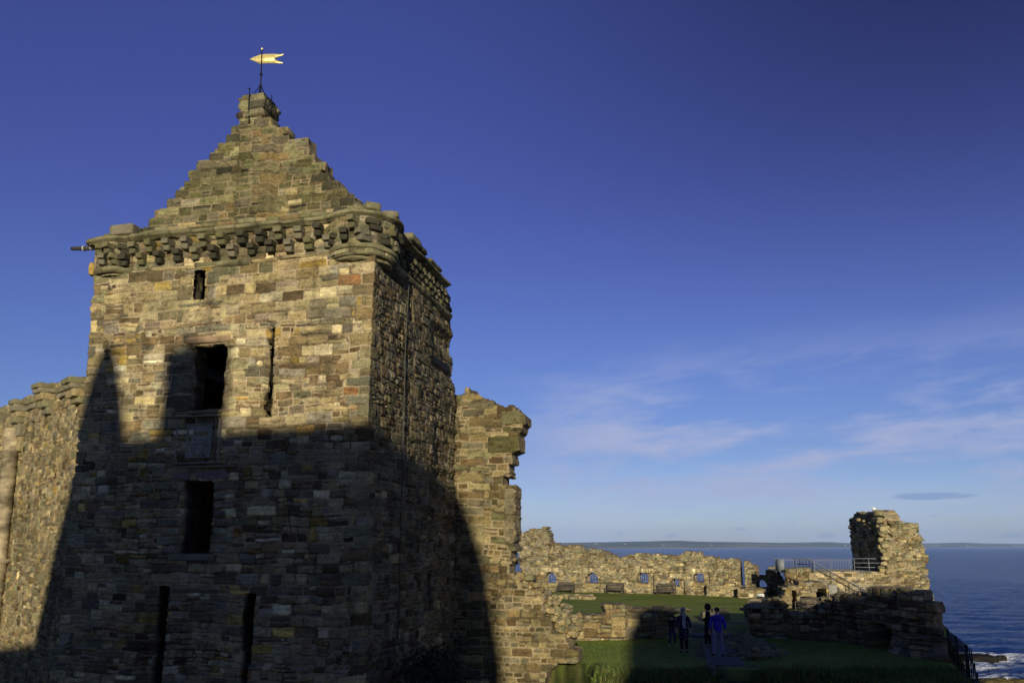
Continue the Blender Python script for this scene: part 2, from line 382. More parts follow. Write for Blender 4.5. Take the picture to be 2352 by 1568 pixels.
# ------------------------------------------------------------------ the tower: its plan, from the photograph's near corner
dF, dR = az(-77), az(13)
_r = ray(846, 985); C0 = _r[:2] / np.hypot(*_r[:2]) * 22.0           # near corner, 22 m away
FL = C0 + 9.2 * dF                                                    # front left corner
Wf = Wall(FL, -dF); Wr = Wall(C0, dR)
SL = 8.4                                                              # length of the hidden left side, first leg of the perimeter
def loc(X, Y): q = FL - X * dF - Y * dR; return q                     # X along the front, Y out towards the street
tower = thing("stone_tower", "tall square sandstone gatehouse tower with crow-stepped gable and corbelled cornice, its lower half in shadow", "tower", (float(C0[0]), float(C0[1]), -1.5))

def rect(w, x0, y0, x1, y1, off=0.0):
    a, b = w.px(x0, y1), w.px(x1, y0); return (min(a[0], b[0]) + off, max(a[0], b[0]) + off, min(a[1], b[1]), max(a[1], b[1]))
w1 = rect(Wf, 443, 620, 473, 690, SL); w2 = rect(Wf, 436, 790, 521, 942, SL); w3 = rect(Wf, 411, 1103, 490, 1271, SL)
d1 = rect(Wf, 346, 1345, 388, 1600, SL); d2 = rect(Wf, 546, 1362, 586, 1600, SL); slot = rect(Wf, 606, 737, 635, 958, SL)
panel = rect(Wf, 428, 972, 492, 1052, SL)
o = SL + 9.2
s1 = rect(Wr, 960, 678, 974, 752, o); s2 = rect(Wr, 929, 768, 937, 805, o)
a1u, a1b = Wr.px(993, 1400); a2u, a1t = Wr.px(1007, 1312); arch = (a1u + o, a2u + o, a1b, a1t)
def inr(U, V, r, m=0.0): return (U > r[0] - m) & (U < r[1] + m) & (V > r[2] - m) & (V < r[3] + m)
def t_hole(U, V):
    h = inr(U, V, slot) & (U < slot[0] + (slot[1] - slot[0]) * (.88 + .2 * vn(V * 3, V * 0, 6))) | inr(U, V, w1) | inr(U, V, w3) | inr(U, V, s1) | inr(U, V, s2) | inr(U, V, d1)
    ar = (U > w2[0]) & (U < w2[1] - .02 - .05 * (w2[3] - V)) & (V > w2[2]) & (V < w2[3]); h |= ar
    x = (U - d2[0]) / (d2[1] - d2[0]); h |= (x > .35 - .35 * smooth((V - .3) / 1.5) + .12 * vn(U * 0, V * 2, 5)) & (x < 1) & (V < d2[3])
    c = (arch[0] + arch[1]) / 2; hw = (arch[1] - arch[0]) / 2; cz = arch[3] - hw * 1.0
    h |= (abs(U - c) < hw) & (V > arch[2]) & ((V < cz) | (((U - c) / hw) ** 2 + ((V - cz) / (hw * 1.0)) ** 2 < 1))
    return h
def t_extra(U, V):
    e = np.zeros_like(U)
    e -= .35 * (inr(U, V, slot))
    e -= .42 * smooth((w2[0] - U) / -.001) * 0
    for r, wd, dp in ((w2, .32, .16), (w3, .10, .05)):
        m = (V > r[2]) & (V < r[3] - .05); d = np.maximum(r[0] - U, U - r[1]); e -= dp * np.clip(1 - d / wd, 0, 1) * m
    e += .24 * ((U > SL) & (U < SL + 2.75)) * smooth((1.42 + .1 * vn(U * 2, V, 9) - V) / .05)
    e += .12 * (U > SL + 5.9) * (U < o + .02) * smooth((1.05 + .1 * vn(U * 2, V, 10) - V) / .05)
    e -= .05 * inr(U, V, panel, .12)
    e += .10 * vn(U * .35, V * .3, 77) + .05 * vn(U * .9, V * 1.1, 78)
    q = U - o; e -= .22 * smooth((q - 6.2) / 1.4) * (q > 0) * (q < 12) * (vn(V * 3.2, V * 0 + 3, 79) + .45) 
    e -= .05 * smooth((U - SL + .02) / .01) * smooth((SL + .35 - U) / .2) * (vn(V * 2.8, V * 0, 80) + .5)
    return e
fc = []
def lin(x0, y0, x1, y1, n, col, pj, w=Wf, off=SL):
    r = rect(w, x0, y0, x1, y1, off); st = (r[1] - r[0]) / n
    for i in range(n): fc.append((r[0] + i * st, r[0] + (i + 1) * st, r[2], r[3], col, pj))
lin(402, 742, 532, 768, 3, 'grey', .03); lin(405, 706, 522, 741, 8, 'buff', .04)                  # relieving arch over the middle window
for (y0, y1, x0) in ((795, 835, 395), (836, 862, 380), (863, 905, 390), (906, 940, 378)): fc.append((*rect(Wf, x0, y0, 438, y1, SL), 'grey', .02))
for (y0, y1, x1) in ((800, 826, 552), (827, 852, 572), (853, 880, 566), (881, 908, 556), (909, 940, 545)): fc.append((*rect(Wf, 514, y0, x1, y1, SL), 'buff', .02))
for (y0, y1, x0) in ((634, 655, 412), (656, 690, 408)): fc.append((*rect(Wf, x0, y0, 442, y1, SL), 'fawn', .035))
for (y0, y1, x1) in ((622, 652, 505), (653, 690, 498)): fc.append((*rect(Wf, 474, y0, x1, y1, SL), 'grey', .03))
fc.append((*rect(Wf, 412, 690, 515, 706, SL), 'grey', .04))
for k in range(8):
    y0 = 1105 + k * 21; fc.append((*rect(Wf, 360 + 14 * (k % 2), y0, 410, y0 + 20, SL), 'grey', .06)); fc.append((*rect(Wf, 491, y0, 536 - 16 * (k % 2), y0 + 19, SL), 'grey', .06))
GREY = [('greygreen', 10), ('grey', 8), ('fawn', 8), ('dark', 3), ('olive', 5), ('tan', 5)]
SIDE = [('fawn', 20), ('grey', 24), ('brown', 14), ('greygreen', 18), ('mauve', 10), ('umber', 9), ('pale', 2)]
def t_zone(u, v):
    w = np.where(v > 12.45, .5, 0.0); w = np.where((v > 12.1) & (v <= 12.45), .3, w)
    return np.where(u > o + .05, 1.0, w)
def t_stain_tone(U, V):  # weather-darkened band below the cornice; right-hand face evenly darker
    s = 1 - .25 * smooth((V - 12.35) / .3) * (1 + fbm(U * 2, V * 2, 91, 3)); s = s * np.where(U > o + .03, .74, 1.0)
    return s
LB, RB, RT = FL + SL * dR, C0 + 10.3 * dR, C0 + 7.35 * dR
LB2 = LB + 2.0 * dR
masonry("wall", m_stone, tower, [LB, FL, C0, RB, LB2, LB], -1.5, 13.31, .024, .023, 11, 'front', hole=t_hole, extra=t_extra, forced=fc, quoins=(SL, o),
        thick=lambda u, v: np.where((u > SL + .1) & (u < o - .1), np.where(v > 10.9, .42, np.where((v > 7.2) & (v < 10.2), .62, .85)), .85), K=7, inner_shade=.30, top=[LB, FL, C0, RT, FL + 7.35 * dR, LB], seg_du=[.35, .024, .045, .4, .4], restyle=(t_zone, GREY + SIDE), stain_tone=t_stain_tone, ends=False, wob=.008)
# roof slab behind the parapet, floor between the upper windows
mb = MB()
q = [loc(-.02, -8.2), loc(9.18, -7.3), loc(9.18, -.05), loc(.02, -.05)]
for z in (13.26, 10.6): mb.add([(*p, z) for p in q] + [(*p, z - .2) for p in q], [[0, 1, 2, 3], [7, 6, 5, 4], [0, 3, 7, 4], [3, 2, 6, 7], [2, 1, 5, 6], [1, 0, 4, 5]], (.15, .13, .1))
mb.build("roof_slab", m_stone, tower)

# ---- window parts
def slabpart(name, x0, y0, x1, y1, out, depth, col, seed, mat=m_stone, w=Wf, parent=tower, amp=.012, r=.03, n=8):
    u0, u1, z0, z1 = rect(w, x0, y0, x1, y1); c = w.xyz((u0 + u1) / 2, (z0 + z1) / 2, out - depth / 2)
    mb = MB(); stone_mb(mb, c, (u1 - u0, depth, z1 - z0), col, seed, math.atan2(w.d[1], w.d[0]), r, amp, n)
    return mb.build(name, mat, parent, True)
slabpart("lintel", 430, 769, 533, 791, .07, .5, (.27, .185, .105), 21, m_lintel)
slabpart("window_sill", 398, 942, 512, 953, .10, .5, 'greygreen', 22)
slabpart("lintel", 385, 1080, 524, 1103, .06, .5, (.17, .14, .11), 23, m_lintel)
slabpart("window_sill", 388, 1271, 494, 1287, .08, .5, 'grey', 24)
slabpart("lintel", 428, 606, 497, 620, .06, .4, 'tan', 25)
slabpart("string_course", 380, 1068, 545, 1077, .12, .4, 'grey', 26)
# ---- carved coat of arms in its moulded frame, over the lower window
u0, u1, z0, z1 = [panel[0] - SL, panel[1] - SL, panel[2], panel[3]]
gu, gz = np.meshgrid(np.linspace(u0, u1, 70), np.linspace(z0, z1, 80), indexing='ij')
X = (gu - u0) / (u1 - u0) * 2 - 1; Y = (gz - z0) / (z1 - z0) * 2 - 1
sh = np.where((abs(X) < .62 * np.sqrt(np.clip((Y + .9) / 1.1, 0, 1))) & (Y < .25), 1.0, 0)
rel = .05 * sh + .045 * smooth(1 - ((X / .32) ** 2 + ((Y - .62) / .26) ** 2)) + .08 * fbm(X * 2.4, Y * 2.4, 3, 4) + .05 * sh * np.maximum(0, 1 - 6 * abs(X)) + .04 * sh * np.maximum(0, 1 - 8 * abs(Y + .15))
ed = np.maximum(abs(X), abs(Y)); rel = rel * (ed < .9) + .05 * (ed > .93)
P = np.array([Wf.xyz(a, b, .02 + c) for a, b, c in zip(gu.ravel(), gz.ravel(), rel.ravel())])
ix = np.arange(70 * 80).reshape(70, 80); Fq = np.stack([ix[:-1, :-1], ix[1:, :-1], ix[1:, 1:], ix[:-1, 1:]], -1).reshape(-1, 4)
pn = MB().add(P, Fq, cvar(P, (.30, .27, .22), 4, .3)).build("carved_panel", m_stone, tower)
fr = MB()
for (x0, y0, x1, y1, out) in ((398, 953, 510, 961, .16), (404, 961, 415, 1060, .12), (417, 963, 424, 1058, .08), (493, 961, 500, 1058, .08), (502, 961, 511, 1060, .12), (400, 1060, 515, 1067, .14)):
    a = rect(Wf, x0, y0, x1, y1); c = Wf.xyz((a[0] + a[1]) / 2, (a[2] + a[3]) / 2, out - .15)
    stone_mb(fr, c, (a[1] - a[0], .3, a[3] - a[2]), (.27, .24, .18), x0, math.atan2(Wf.d[1], Wf.d[0]), .025, .008, 8)
fr.build("panel_frame", m_stone, pn, True)

# ---- cornice: outline of the parapet with a round bartizan at each front corner
CB2 = np.array([8.60, -.60])
CB1 = np.array([.62, -.45])
def outline(p, r1, r2, k=.16, yl=-2.5, yr=-7.0):
    def f(q):
        d = np.array([max(-q[0], q[0] - 9.2), max(q[1], -20 - q[1])]); b = np.hypot(*np.maximum(d, 0)) + min(d.max(), 0) - p
        c1 = np.hypot(*(q - CB1)) - r1; c2 = np.hypot(*(q - CB2)) - r2; s = b
        for c in (c1, c2):
            h = max(k - abs(s - c), 0) / k; s = min(s, c) - h * h * k / 4
        return s
    base = [((0, y), (-1, 0)) for y in np.arange(yl, -.02, .12)] + [((0, 0), (-math.cos(a), math.sin(a))) for a in np.linspace(.05, math.pi / 2 - .05, 12)]
    base += [((x, 0), (0, 1)) for x in np.arange(.05, 9.16, .08)] + [((9.2, 0), (math.sin(a), math.cos(a))) for a in np.linspace(.05, math.pi / 2 - .05, 14)]
    base += [((9.2, y), (1, 0)) for y in np.arange(-.05, yr, -.12)]
    out = []
    for b, n in base:
        b = np.array(b, float) - np.array(n) * .2; n = np.array(n, float); lo, hi = 0.0, 2.2
        for t in np.arange(2.2, 0, -.05):
            if f(b + n * t) < 0: lo, hi = t, t + .05; break
        for _ in range(14):
            m = (lo + hi) / 2
            if f(b + n * m) < 0: lo = m
            else: hi = m
        out.append(b + n * lo)
    return [loc(*q) for q in out]
mb = MB()
path = outline(.0, .55, .72)
def cyl_prof(z0, z1, depth, out, n=6): return [(-.3, z0)] + [(out * 0.0 + depth * math.sin(math.pi * i / n) , z0 + (z1 - z0) * i / n) for i in range(n + 1)] + [(-.3, z1)]
top = outline(.30, .86, 1.16, yr=-6.3)
sweep(mb, top, [(-.5, 13.29), (-.10, 13.29), (-.08, 13.34), (.0, 13.345), (.0, 13.405), (-.035, 13.41), (-.04, 13.455), (-.6, 13.49)], 'greygreen', 31, .008)
mb.build("cornice", m_stone, tower)
# turret bellies and their ring mouldings
def arc(c, r, a0, a1, n): return [loc(c[0] + r * math.sin(a), c[1] + r * math.cos(a)) for a in np.linspace(math.radians(a0), math.radians(a1), n)]
ZONE = (lambda u, v: np.ones_like(u), [('greygreen', 10), ('grey', 9), ('fawn', 8), ('olive', 4), ('dark', 2)])
for c, r0, r1, a0, a1, sd in ((CB2, .94, 1.00, -80, 170, 33), (CB1, .58, .70, -120, 80, 34)):
    masonry("turret_wall", m_stone, tower, arc(c, r0, a0, a1, 26), 12.25, 13.32, .03, .03, sd, 'gable', top=arc(c, r1, a0, a1, 26), K=0, restyle=ZONE)
for c, rs in ((CB2, ((.97, 12.44, .075), (.90, 12.27, .075), (.81, 12.14, .05))), (CB1, ((.70, 12.42, .10),))):
    for r, z, t in rs:
        mb = MB(); a0, a1 = (-84, 176) if c is CB2 else (-130, 84)
        sweep(mb, arc(c, r, a0, a1, 40), [(-.5, z - t)] + [(t * .75 * math.sin(math.pi * i / 7), z - t + 2 * t * i / 7) for i in range(8)] + [(-.5, z + t)], 'greygreen', int(z * 100), .012)
        mb.build("ring_moulding", m_stone, tower, True)
def moulding(x0, x1, z, t, sd, right=False, col='greygreen'):
    mb = MB(); n = max(4, int(abs(x1 - x0) / .12))
    p = [loc(9.2, -x) if right else loc(x, 0) for x in np.linspace(x0, x1, n)]
    sweep(mb, p, [(-.3, z - t)] + [(t * .9 * math.sin(math.pi * i / 7), z - t + 2 * t * i / 7) for i in range(8)] + [(-.3, z + t)], col, sd, .016)
    mb.build("string_moulding", m_stone, tower, True)
moulding(.55, 1.35, 12.42, .13, 41); moulding(3.55, 5.30, 12.36, .10, 42); moulding(5.35, 6.2, 12.36, .07, 43, col='tan'); moulding(6.3, 8.1, 12.38, .05, 44, col='fawn')
moulding(1.1, 7.15, 12.48, .14, 45, True); moulding(2.0, 3.4, 12.36, .06, 46, col='fawn')
# corbels
rng = np.random.default_rng(5)
cm = []
for v in range(5):
    mb = MB(); c = np.array((PAL['greygreen'], PAL['dark'], PAL['grey'], PAL['olive'], PAL['dark'])[v]) * .8
    stone_mb(mb, (0, .12, .11), (.245, .45, .20), c, 50 + v, 0, .025, .018, 8); stone_mb(mb, (0, .04, -.10), (.235, .39, .20), np.array(c) * .85, 60 + v, 0, .03, .018, 8)
    q = mb.build("corbel", m_stone); cm.append(q.data)
    bpy.data.objects.remove(q)
def corbel(p, ang, z, s=1.0):
    if rng.random() < .03: return
    q = bpy.data.objects.new("corbel", cm[int(rng.integers(5))]); COL.objects.link(q); q.parent = tower
    q.matrix_parent_inverse = Matrix.Translation(tower.location).inverted()
    q.location = (p[0], p[1], z + rng.normal(0, .012)); q.rotation_euler = (rng.normal(0, .02), rng.normal(0, .015), ang + rng.normal(0, .02)); q.scale = (s * rng.uniform(.88, 1.08), s * rng.uniform(.85, 1.1), s * rng.uniform(.84, .94))
A_out = math.atan2(-dR[1], -dR[0]) - math.pi / 2
for k in range(12):
    if 1.45 + .61 * k < 7.75: corbel(loc(1.45 + .61 * k, .03), A_out, 13.03)
    if 1.15 + .61 * k < 7.9: corbel(loc(1.15 + .61 * k, -.03), A_out, 12.67)
for row, (z, n, off, r) in enumerate(((13.03, 7, 0, 1.0), (12.70, 7, 17, .96))):
    for k in range(n):
        a = math.radians(-58 + off + 34 * k); corbel(loc(CB2[0] + r * math.sin(a), CB2[1] + r * math.cos(a)), A_out - a, z, .95)
for row, (z, n, off, r) in enumerate(((13.03, 5, 0, .70), (12.70, 4, 20, .63))):
    for k in range(n):
        a = math.radians(-110 + off + 40 * k); corbel(loc(CB1[0] + r * math.sin(a), CB1[1] + r * math.cos(a)), A_out - a, z, .9)
for row, (z, s0) in enumerate(((13.12, 2.15), (12.90, 2.38), (12.70, 2.15))):
    for k in range(10):
        w = s0 + .46 * k
        if w < 6.6 - .0 * row: corbel(loc(9.22 + .02 * (2 - row), -w), A_out - math.pi / 2, z, .80)
# loose parapet stones
mb = MB()
for (x, y, z, sx, sy, sz, rz, c) in ((.55, -.1, 13.72, .5, .45, .16, .2, 'olive'), (.1, -.3, 13.70, .5, .4, .14, .5, 'dark'), (1.9, -.05, 13.68, .55, .5, .12, 0, 'olive'),
                                     (7.9, .0, 13.70, .6, .4, .14, 0, 'olive'), (8.3, .2, 13.70, .45, .35, .2, -.2, 'dark'), (8.75, .25, 13.70, .42, .4, .16, -.5, 'greygreen'),
                                     (9.1, .12, 13.72, .62, .45, .22, -.8, 'greygreen'), (9.5, -.4, 13.70, .45, .5, .2, -1.2, 'grey'), (9.4, -2.5, 13.77, .35, .9, .24, 0, 'greygreen'), (9.38, -3.35, 13.74, .35, .5, .18, 0, 'dark'),
                                     (9.36, -4.6, 13.70, .35, 1.2, .14, 0, 'olive')):
    mb = MB(); stone_mb(mb, (*loc(x, y), z - .17), (sx, sy, sz), c, int(x * 91 + 7), A_out + rz, .06, .02, 6); mb.build('parapet_stone', m_stone, tower)
rs = np.random.default_rng(8); x = 2.1; mb = MB()
while x < 8.0:
    w = rs.uniform(.3, .8); h = rs.uniform(.10, .2)
    stone_mb(mb, (*loc(x + w / 2, -.05 + rs.normal(0, .02)), 13.48 + h / 2), (w * .96, .5, h), str(rs.choice(['olive', 'brown', 'greygreen', 'fawn'])), int(x * 50), A_out, .04, .015, 5); x += w
mb.build("parapet_course", m_stone, tower)
mb = MB(); stone_mb(mb, (*loc(1.05, .05), 13.64), (.80, .5, .32), 'grey', 3, A_out, .03, .01, 6); mb.build("parapet_block", m_stone, tower)
# ---- crow-stepped gable
SB = .30
Wg = Wall(FL + SB * dR, -dF)
NS = 12
(lu0, lz0), (lu1, lz1) = Wg.px(325, 538), Wg.px(541, 287); (ru0, rz0), (ru1, rz1) = Wg.px(834, 470), Wg.px(624, 292)
lz0 = rz0 = 13.62
dzs = (lz1 - lz0) / NS
def steps(k): t = np.clip(k / (NS - 1), 0, 1); return lu0 + (lu1 - lu0) * t, ru0 + (ru1 - ru0) * t
gf = []
for k in range(NS):
    a, b = steps(k); z = lz0 + k * dzs; r1 = random.Random(k)
    gf.append((a - .02, a + r1.uniform(.45, .7), z, z + dzs, r1.choice(['greygreen', 'grey', 'olive', 'dark']), .05))
    gf.append((b - r1.uniform(.4, .65), b + .02, z, z + dzs, r1.choice(['greygreen', 'grey', 'olive', 'dark']), .05))
bu0, bu1 = Wg.px(548, 470)[0], Wg.px(627, 470)[0]
def g_keep(u, v):
    k = np.floor((v - lz0 + .03) / dzs); a, b = steps(np.maximum(k, 0)); return (u > a - .02) & (u < b + .02) & (k < NS)
def g_extra(U, V): return .16 * ((U > bu0) & (U < bu1)) + .05 * vn(U * .5, V * .5, 3) - .03 * smooth((bu0 - U) / .1)
q = [Wg.at(0), Wg.at(9.2)]
masonry("gable", m_stone, tower, q, 13.24, lz1 + .02, .025, .025, 17, 'gable', keep=g_keep, extra=g_extra, forced=gf, tone=(.80, .79, .72), thick=.55, K=5, warp=.45, quoins=(bu1 - .12,),
        restyle=(lambda u, v: np.clip(.5 + (v - 14.0) / 3.0, 0, .92), [('greygreen', 10), ('olive', 10), ('grey', 5), ('dark', 4)]))
# ---- chimney stack on the gable top
cu0, cu1 = Wg.px(562, 250)[0], Wg.px(607, 250)[0]; cz1 = Wg.px(590, 222)[1]; cz0 = lz1 - .35
dpt = .85; of = .14
def rectpath(a, b, o, d): return [Wg.at(a) + dR * (d - o), Wg.at(a) - dR * o, Wg.at(b) - dR * o, Wg.at(b) + dR * (d - o), Wg.at(a) + dR * (d - o)]
zf = Wg.px(590, 278)[1]; zt = Wg.px(590, 264)[1]
def c_extra(U, V): return .07 * smooth((V - zf) / .05) * smooth((zt + .16 - V) / .18) + .06 * smooth((V - zt - .12) / .03) * (V < zt + .5) + .03 * vn(U * 2, V * 3, 4)
masonry("chimney_stack", m_stone, tower, rectpath(cu0 - .02, cu1 + .02, of, dpt), cz0, cz1, .025, .025, 19, 'gable', extra=c_extra, thick=.3, K=3, warp=.3,
        restyle=(lambda u, v: np.ones_like(u), [('olive', 10), ('greygreen', 8), ('dark', 9)]), ends=False)
mb = MB(); c = (Wg.at((cu0 + cu1) / 2) + dR * (dpt / 2 - of)); stone_mb(mb, (*c, cz1 - .06), (cu1 - cu0 - .1, dpt - .1, .14), 'olive', 9, A_out, .04); mb.build("chimney_cap", m_stone, tower)
mb = MB()
u, z = Wg.px(583, 214); u2, z2 = Wg.px(580, 292); mb.tube([Wg.xyz(u, z, of + .10), Wg.xyz(u, (z + z2) / 2, of + .10), Wg.xyz(u2, z2, of + .06)], .016); mb.add(*rblock((.06, .06, .06), .028)); mb.V[-1] = mb.V[-1] + np.array(Wg.xyz(u, z, of + .10)); mb.build('iron_strap', m_iron, tower, True); mb = MB()
p = Wg.at(cu1 + .10) + dR * .22; mb.tube([(*p, cz1 + .12), (*p, cz1 - .55)], .016)
mb.build("iron_strap", m_iron, tower, True)
# ---- lightning conductor down the right-hand face, water spout on the left corner
mb = MB(); pts = []
for (x, y) in ((934, 642), (928, 720), (924, 800), (922, 900), (916, 1100), (911, 1300), (906, 1465)):
    a, b = Wr.px(x, y); pts.append(Wr.xyz(a, b, .10))
mb.tube(pts, .016, 6, (.06, .06, .05)); mb.build("conductor_cable", m_attr, tower, True)
mb = MB(); a = loc(-.15, -.1); b = loc(-1.0, -.1)
mb.tube([(*a, 13.30), (*(a + (b - a) * .5), 13.31), (*b, 13.34)], [.085, .075, .06], 8, (.05, .045, .035))
for t in (.12, .45): p = a + (b - a) * t; p2 = a + (b - a) * (t + .03); mb.tube([(*p, 13.305), (*p2, 13.305)], .09, 10, (.5, .5, .5))
mb.build("water_spout", m_attr, tower, True)
mb = MB(); stone_mb(mb, (*loc(-.12, -.15), 12.58), (.3, .35, .42), 'ochre', 77, A_out + .6, .1, .03, 7); mb.build("corner_mask_stone", m_stone, tower)

# ------------------------------------------------------------------ gilded weather vane on the chimney
b0 = Wg.at((cu0 + cu1) / 2) + dR * (dpt / 2 - of); dv = float((b0 @ np.array([0, 1])))
vane = thing("weather_vane", "gilded swallow-tailed weather vane on a black iron pole above the chimney", "weather vane", (float(b0[0]), float(b0[1]), cz1))
zb = cz1 - .02; zt_ = atdepth(602, 113, b0[1])[2]
mb = MB(); tl = np.array([(.10), 0, 0])
top_p = np.array(atdepth(602, 113, b0[1])); bot_p = np.array([*b0, zb])
mb.tube([bot_p, bot_p + (top_p - bot_p) * .55, top_p], [.028, .022, .016], 8)
for t in (.30, .52): c = bot_p + (top_p - bot_p) * t; mb.tube([c - (0, 0, .05), c - (0, 0, .02), c + (0, 0, .02), c + (0, 0, .05)], [.02, .05, .05, .02], 8)
mb.build("pole", m_iron, vane, True)
mb = MB()
for dx, dy in ((-.26, -.22), (.26, -.22), (.26, .3), (-.26, .3)): mb.tube([bot_p + (dx, dy, 0), bot_p + (top_p - bot_p) * .31], .014, 6)
mb.build("brace", m_iron, vane, True)
mb = MB(); mb.lathe([(0, -.04), (.03, -.03), (.035, 0), (.03, .03), (0, .045)], tuple(top_p), 10); mb.build("finial", m_gold, vane, True)
def vp(x, y):
    r = atdepth(580 + x / 6.817 * 1.0, 0, b0[1]); X = (580 + x / 6.817) * .9408; Y = (100 + y / 6.817) * .9408; return np.array(atdepth(X, Y, b0[1]))
strips = ([(205, 312), (290, 268), (375, 226), (480, 224), (612, 222)], [(205, 312), (290, 346), (365, 377), (480, 377), (612, 377)]), \
         ([(612, 222), (640, 222), (690, 221), (735, 220), (768, 219)], [(612, 302), (640, 282), (680, 262), (735, 246), (768, 222)]), \
         ([(612, 302), (645, 322), (690, 340), (735, 352), (757, 368)], [(612, 377), (645, 376), (690, 375), (735, 373), (757, 372)])
mb = MB()
for ta, ba in strips:
    V = []; Fq = []
    for (a, b) in zip(ta, ba):
        for q in (a, b):
            p = vp(*q); wv = .02 * math.sin(q[0] * .02); V += [p + (0, wv - .008, 0), p + (0, wv + .008, 0)]
    for i in range(len(ta) - 1):
        a = i * 4; Fq += [[a, a + 2, a + 6, a + 4], [a + 1, a + 5, a + 7, a + 3], [a, a + 4, a + 5, a + 1], [a + 2, a + 3, a + 7, a + 6]]
    mb.add(V, Fq)
mb.build("vane_plate", m_gold, vane)
# ------------------------------------------------------------------ curtain wall to the left
Lp = FL + 1.5 * dR; Wc = Wall(Lp + 17 * az(-46), -az(-46))
cur = thing("curtain_wall", "ruined sunlit castle wall left of the tower with carved cornice pieces and a half-round shaft", "wall", (float(Lp[0]), float(Lp[1]), -1))
top_c = Wc.poly([(-60, 955), (0, 937), (48, 925), (52, 912), (82, 908), (86, 886), (120, 882), (160, 884), (168, 874), (190, 868), (230, 852)]); top_c += [(17.5, 9.9), (17.5, -3), (-1, -3), (-1, 9.8)]
wn = rect(Wc, 80, 1088, 97, 1186); n1 = rect(Wc, 145, 930, 157, 972); n2 = rect(Wc, 66, 965, 80, 1010); n3 = rect(Wc, 40, 1335, 52, 1420)
def c_rec(U, V): return -.45 * inr(U, V, wn) - .3 * inr(U, V, n3) + .08 * vn(U * .5, V * .5, 8)
u_l, z_l = Wc.px(110, 900)
masonry("wall", m_stone, cur, [Wc.at(0), Wc.at(17)], -1.5, 10.6, .05, .04, 51, 'ruin_fine', keep=lambda u, v: inpoly(u, v, top_c), extra=c_rec, hole=lambda U, V: inr(U, V, n1) | inr(U, V, n2) | inr(U, V, wn), inner_shade=.5, thick=lambda u, v: np.where(v < 9.4, .35, 1.0), K=5, back=True, amp=.6,
        tone=(.98, .95, .90), restyle=(lambda u, v: np.where(v > 9.3, .8, .25), [('greygreen', 6), ('grey', 6), ('fawn', 5), ('tan', 4)]), forced=[(wn[0] - .1, wn[1] + .1, wn[3], wn[3] + .2, 'buff', .05), (wn[0] - .1, wn[1] + .1, wn[2] - .18, wn[2], 'grey', .06)])
Ac = math.atan2(Wc.d[1], Wc.d[0])
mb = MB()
for r in (n1, n2, wn): mb.box(Wc.xyz((r[0] + r[1]) / 2, (r[2] + r[3]) / 2, -.5), (r[1] - r[0] + .8, .2, r[3] - r[2] + .6), Ac, (.05, .045, .035))  # dark backing boxes added behind the slits, coloured to pass for shade
mb.build('dark_backing', m_stone, cur)
def cpiece(name, xr, rows, seed, ln=.9):
    mb = MB(); ur = Wc.px(xr, (rows[0][0] + rows[-1][1]) / 2)[0]
    for k, (y0, y1, out) in enumerate(rows):
        zt_2, zb_2 = Wc.px(xr, y0)[1], Wc.px(xr, y1)[1]; stone_mb(mb, Wc.xyz(ur - ln / 2, (zt_2 + zb_2) / 2, out / 2 - .15), (ln * (1 - .04 * k), out + .3, zt_2 - zb_2 + .02), ('greygreen', 'grey', 'fawn')[k % 3], seed + k, Ac, .045, .025, 9)
    return mb.build(name, m_stone, cur)
cpiece("cornice_piece", 126, ((883, 893, .62), (893, 903, .56), (903, 918, .46), (918, 934, .36), (934, 948, .20)), 61)
cpiece("cornice_piece", 200, ((870, 882, .60), (882, 893, .52), (893, 910, .42), (910, 923, .25)), 65)
cpiece("cornice_piece", 58, ((921, 931, .52), (931, 946, .46), (946, 958, .34), (958, 972, .40), (972, 1000, .24), (1000, 1033, .16)), 69, .7)
cpiece("cornice_piece", 8, ((938, 950, .5), (950, 972, .42), (972, 1000, .3)), 73, .7)
cpiece("coping_stone", 88, ((912, 924, .22), (924, 936, .14)), 76, 1.2)
cpiece("coping_stone", 160, ((885, 897, .20), (897, 907, .12)), 79, 1.0)
mb = MB(); u, zt1 = Wc.px(47, 985); _, zb1 = Wc.px(30, 1500); cc = Wc.xyz(u, 0, .24)
prof = []
zz = zb1
ring = [Wc.px(36, y)[1] for y in (1290, 1310, 1090)]
for z in np.arange(zb1, zt1, .05):
    r = .29 - .035 * ((z / .40) % 1 < .13) + .02 * float(vn(z * 3, 0.0, 3)) + (.09 if abs(z - ring[0]) < .09 else 0) + (.07 if abs(z - ring[1]) < .06 else 0) + .05 * max(0, 1 - (zt1 - z) / .5) + .03 * ((z / .38) % 1 < .1) * -1
    prof.append((r + .012 * float(_hash(np.floor(z / .40), np.float64(2), 5)), z))
mb.lathe(prof, (cc[0], cc[1], 0), 18, (.35, .28, .18)); q_ = mb.V[-1]; dr = np.floor(q_[:, 2] / .36); mb.C[-1] = np.clip(cvar(q_, (.30, .245, .15), 8, .8, 3.0, 2) * (.7 + .6 * _hash(dr, dr * 0, 4))[:, None], .02, .8); mb.V[-1] = q_ + .03 * np.stack([vn(q_[:, 0] * 5, q_[:, 2] * 5, k) for k in range(3)], 1)
mb.build("shaft", m_stone, cur)

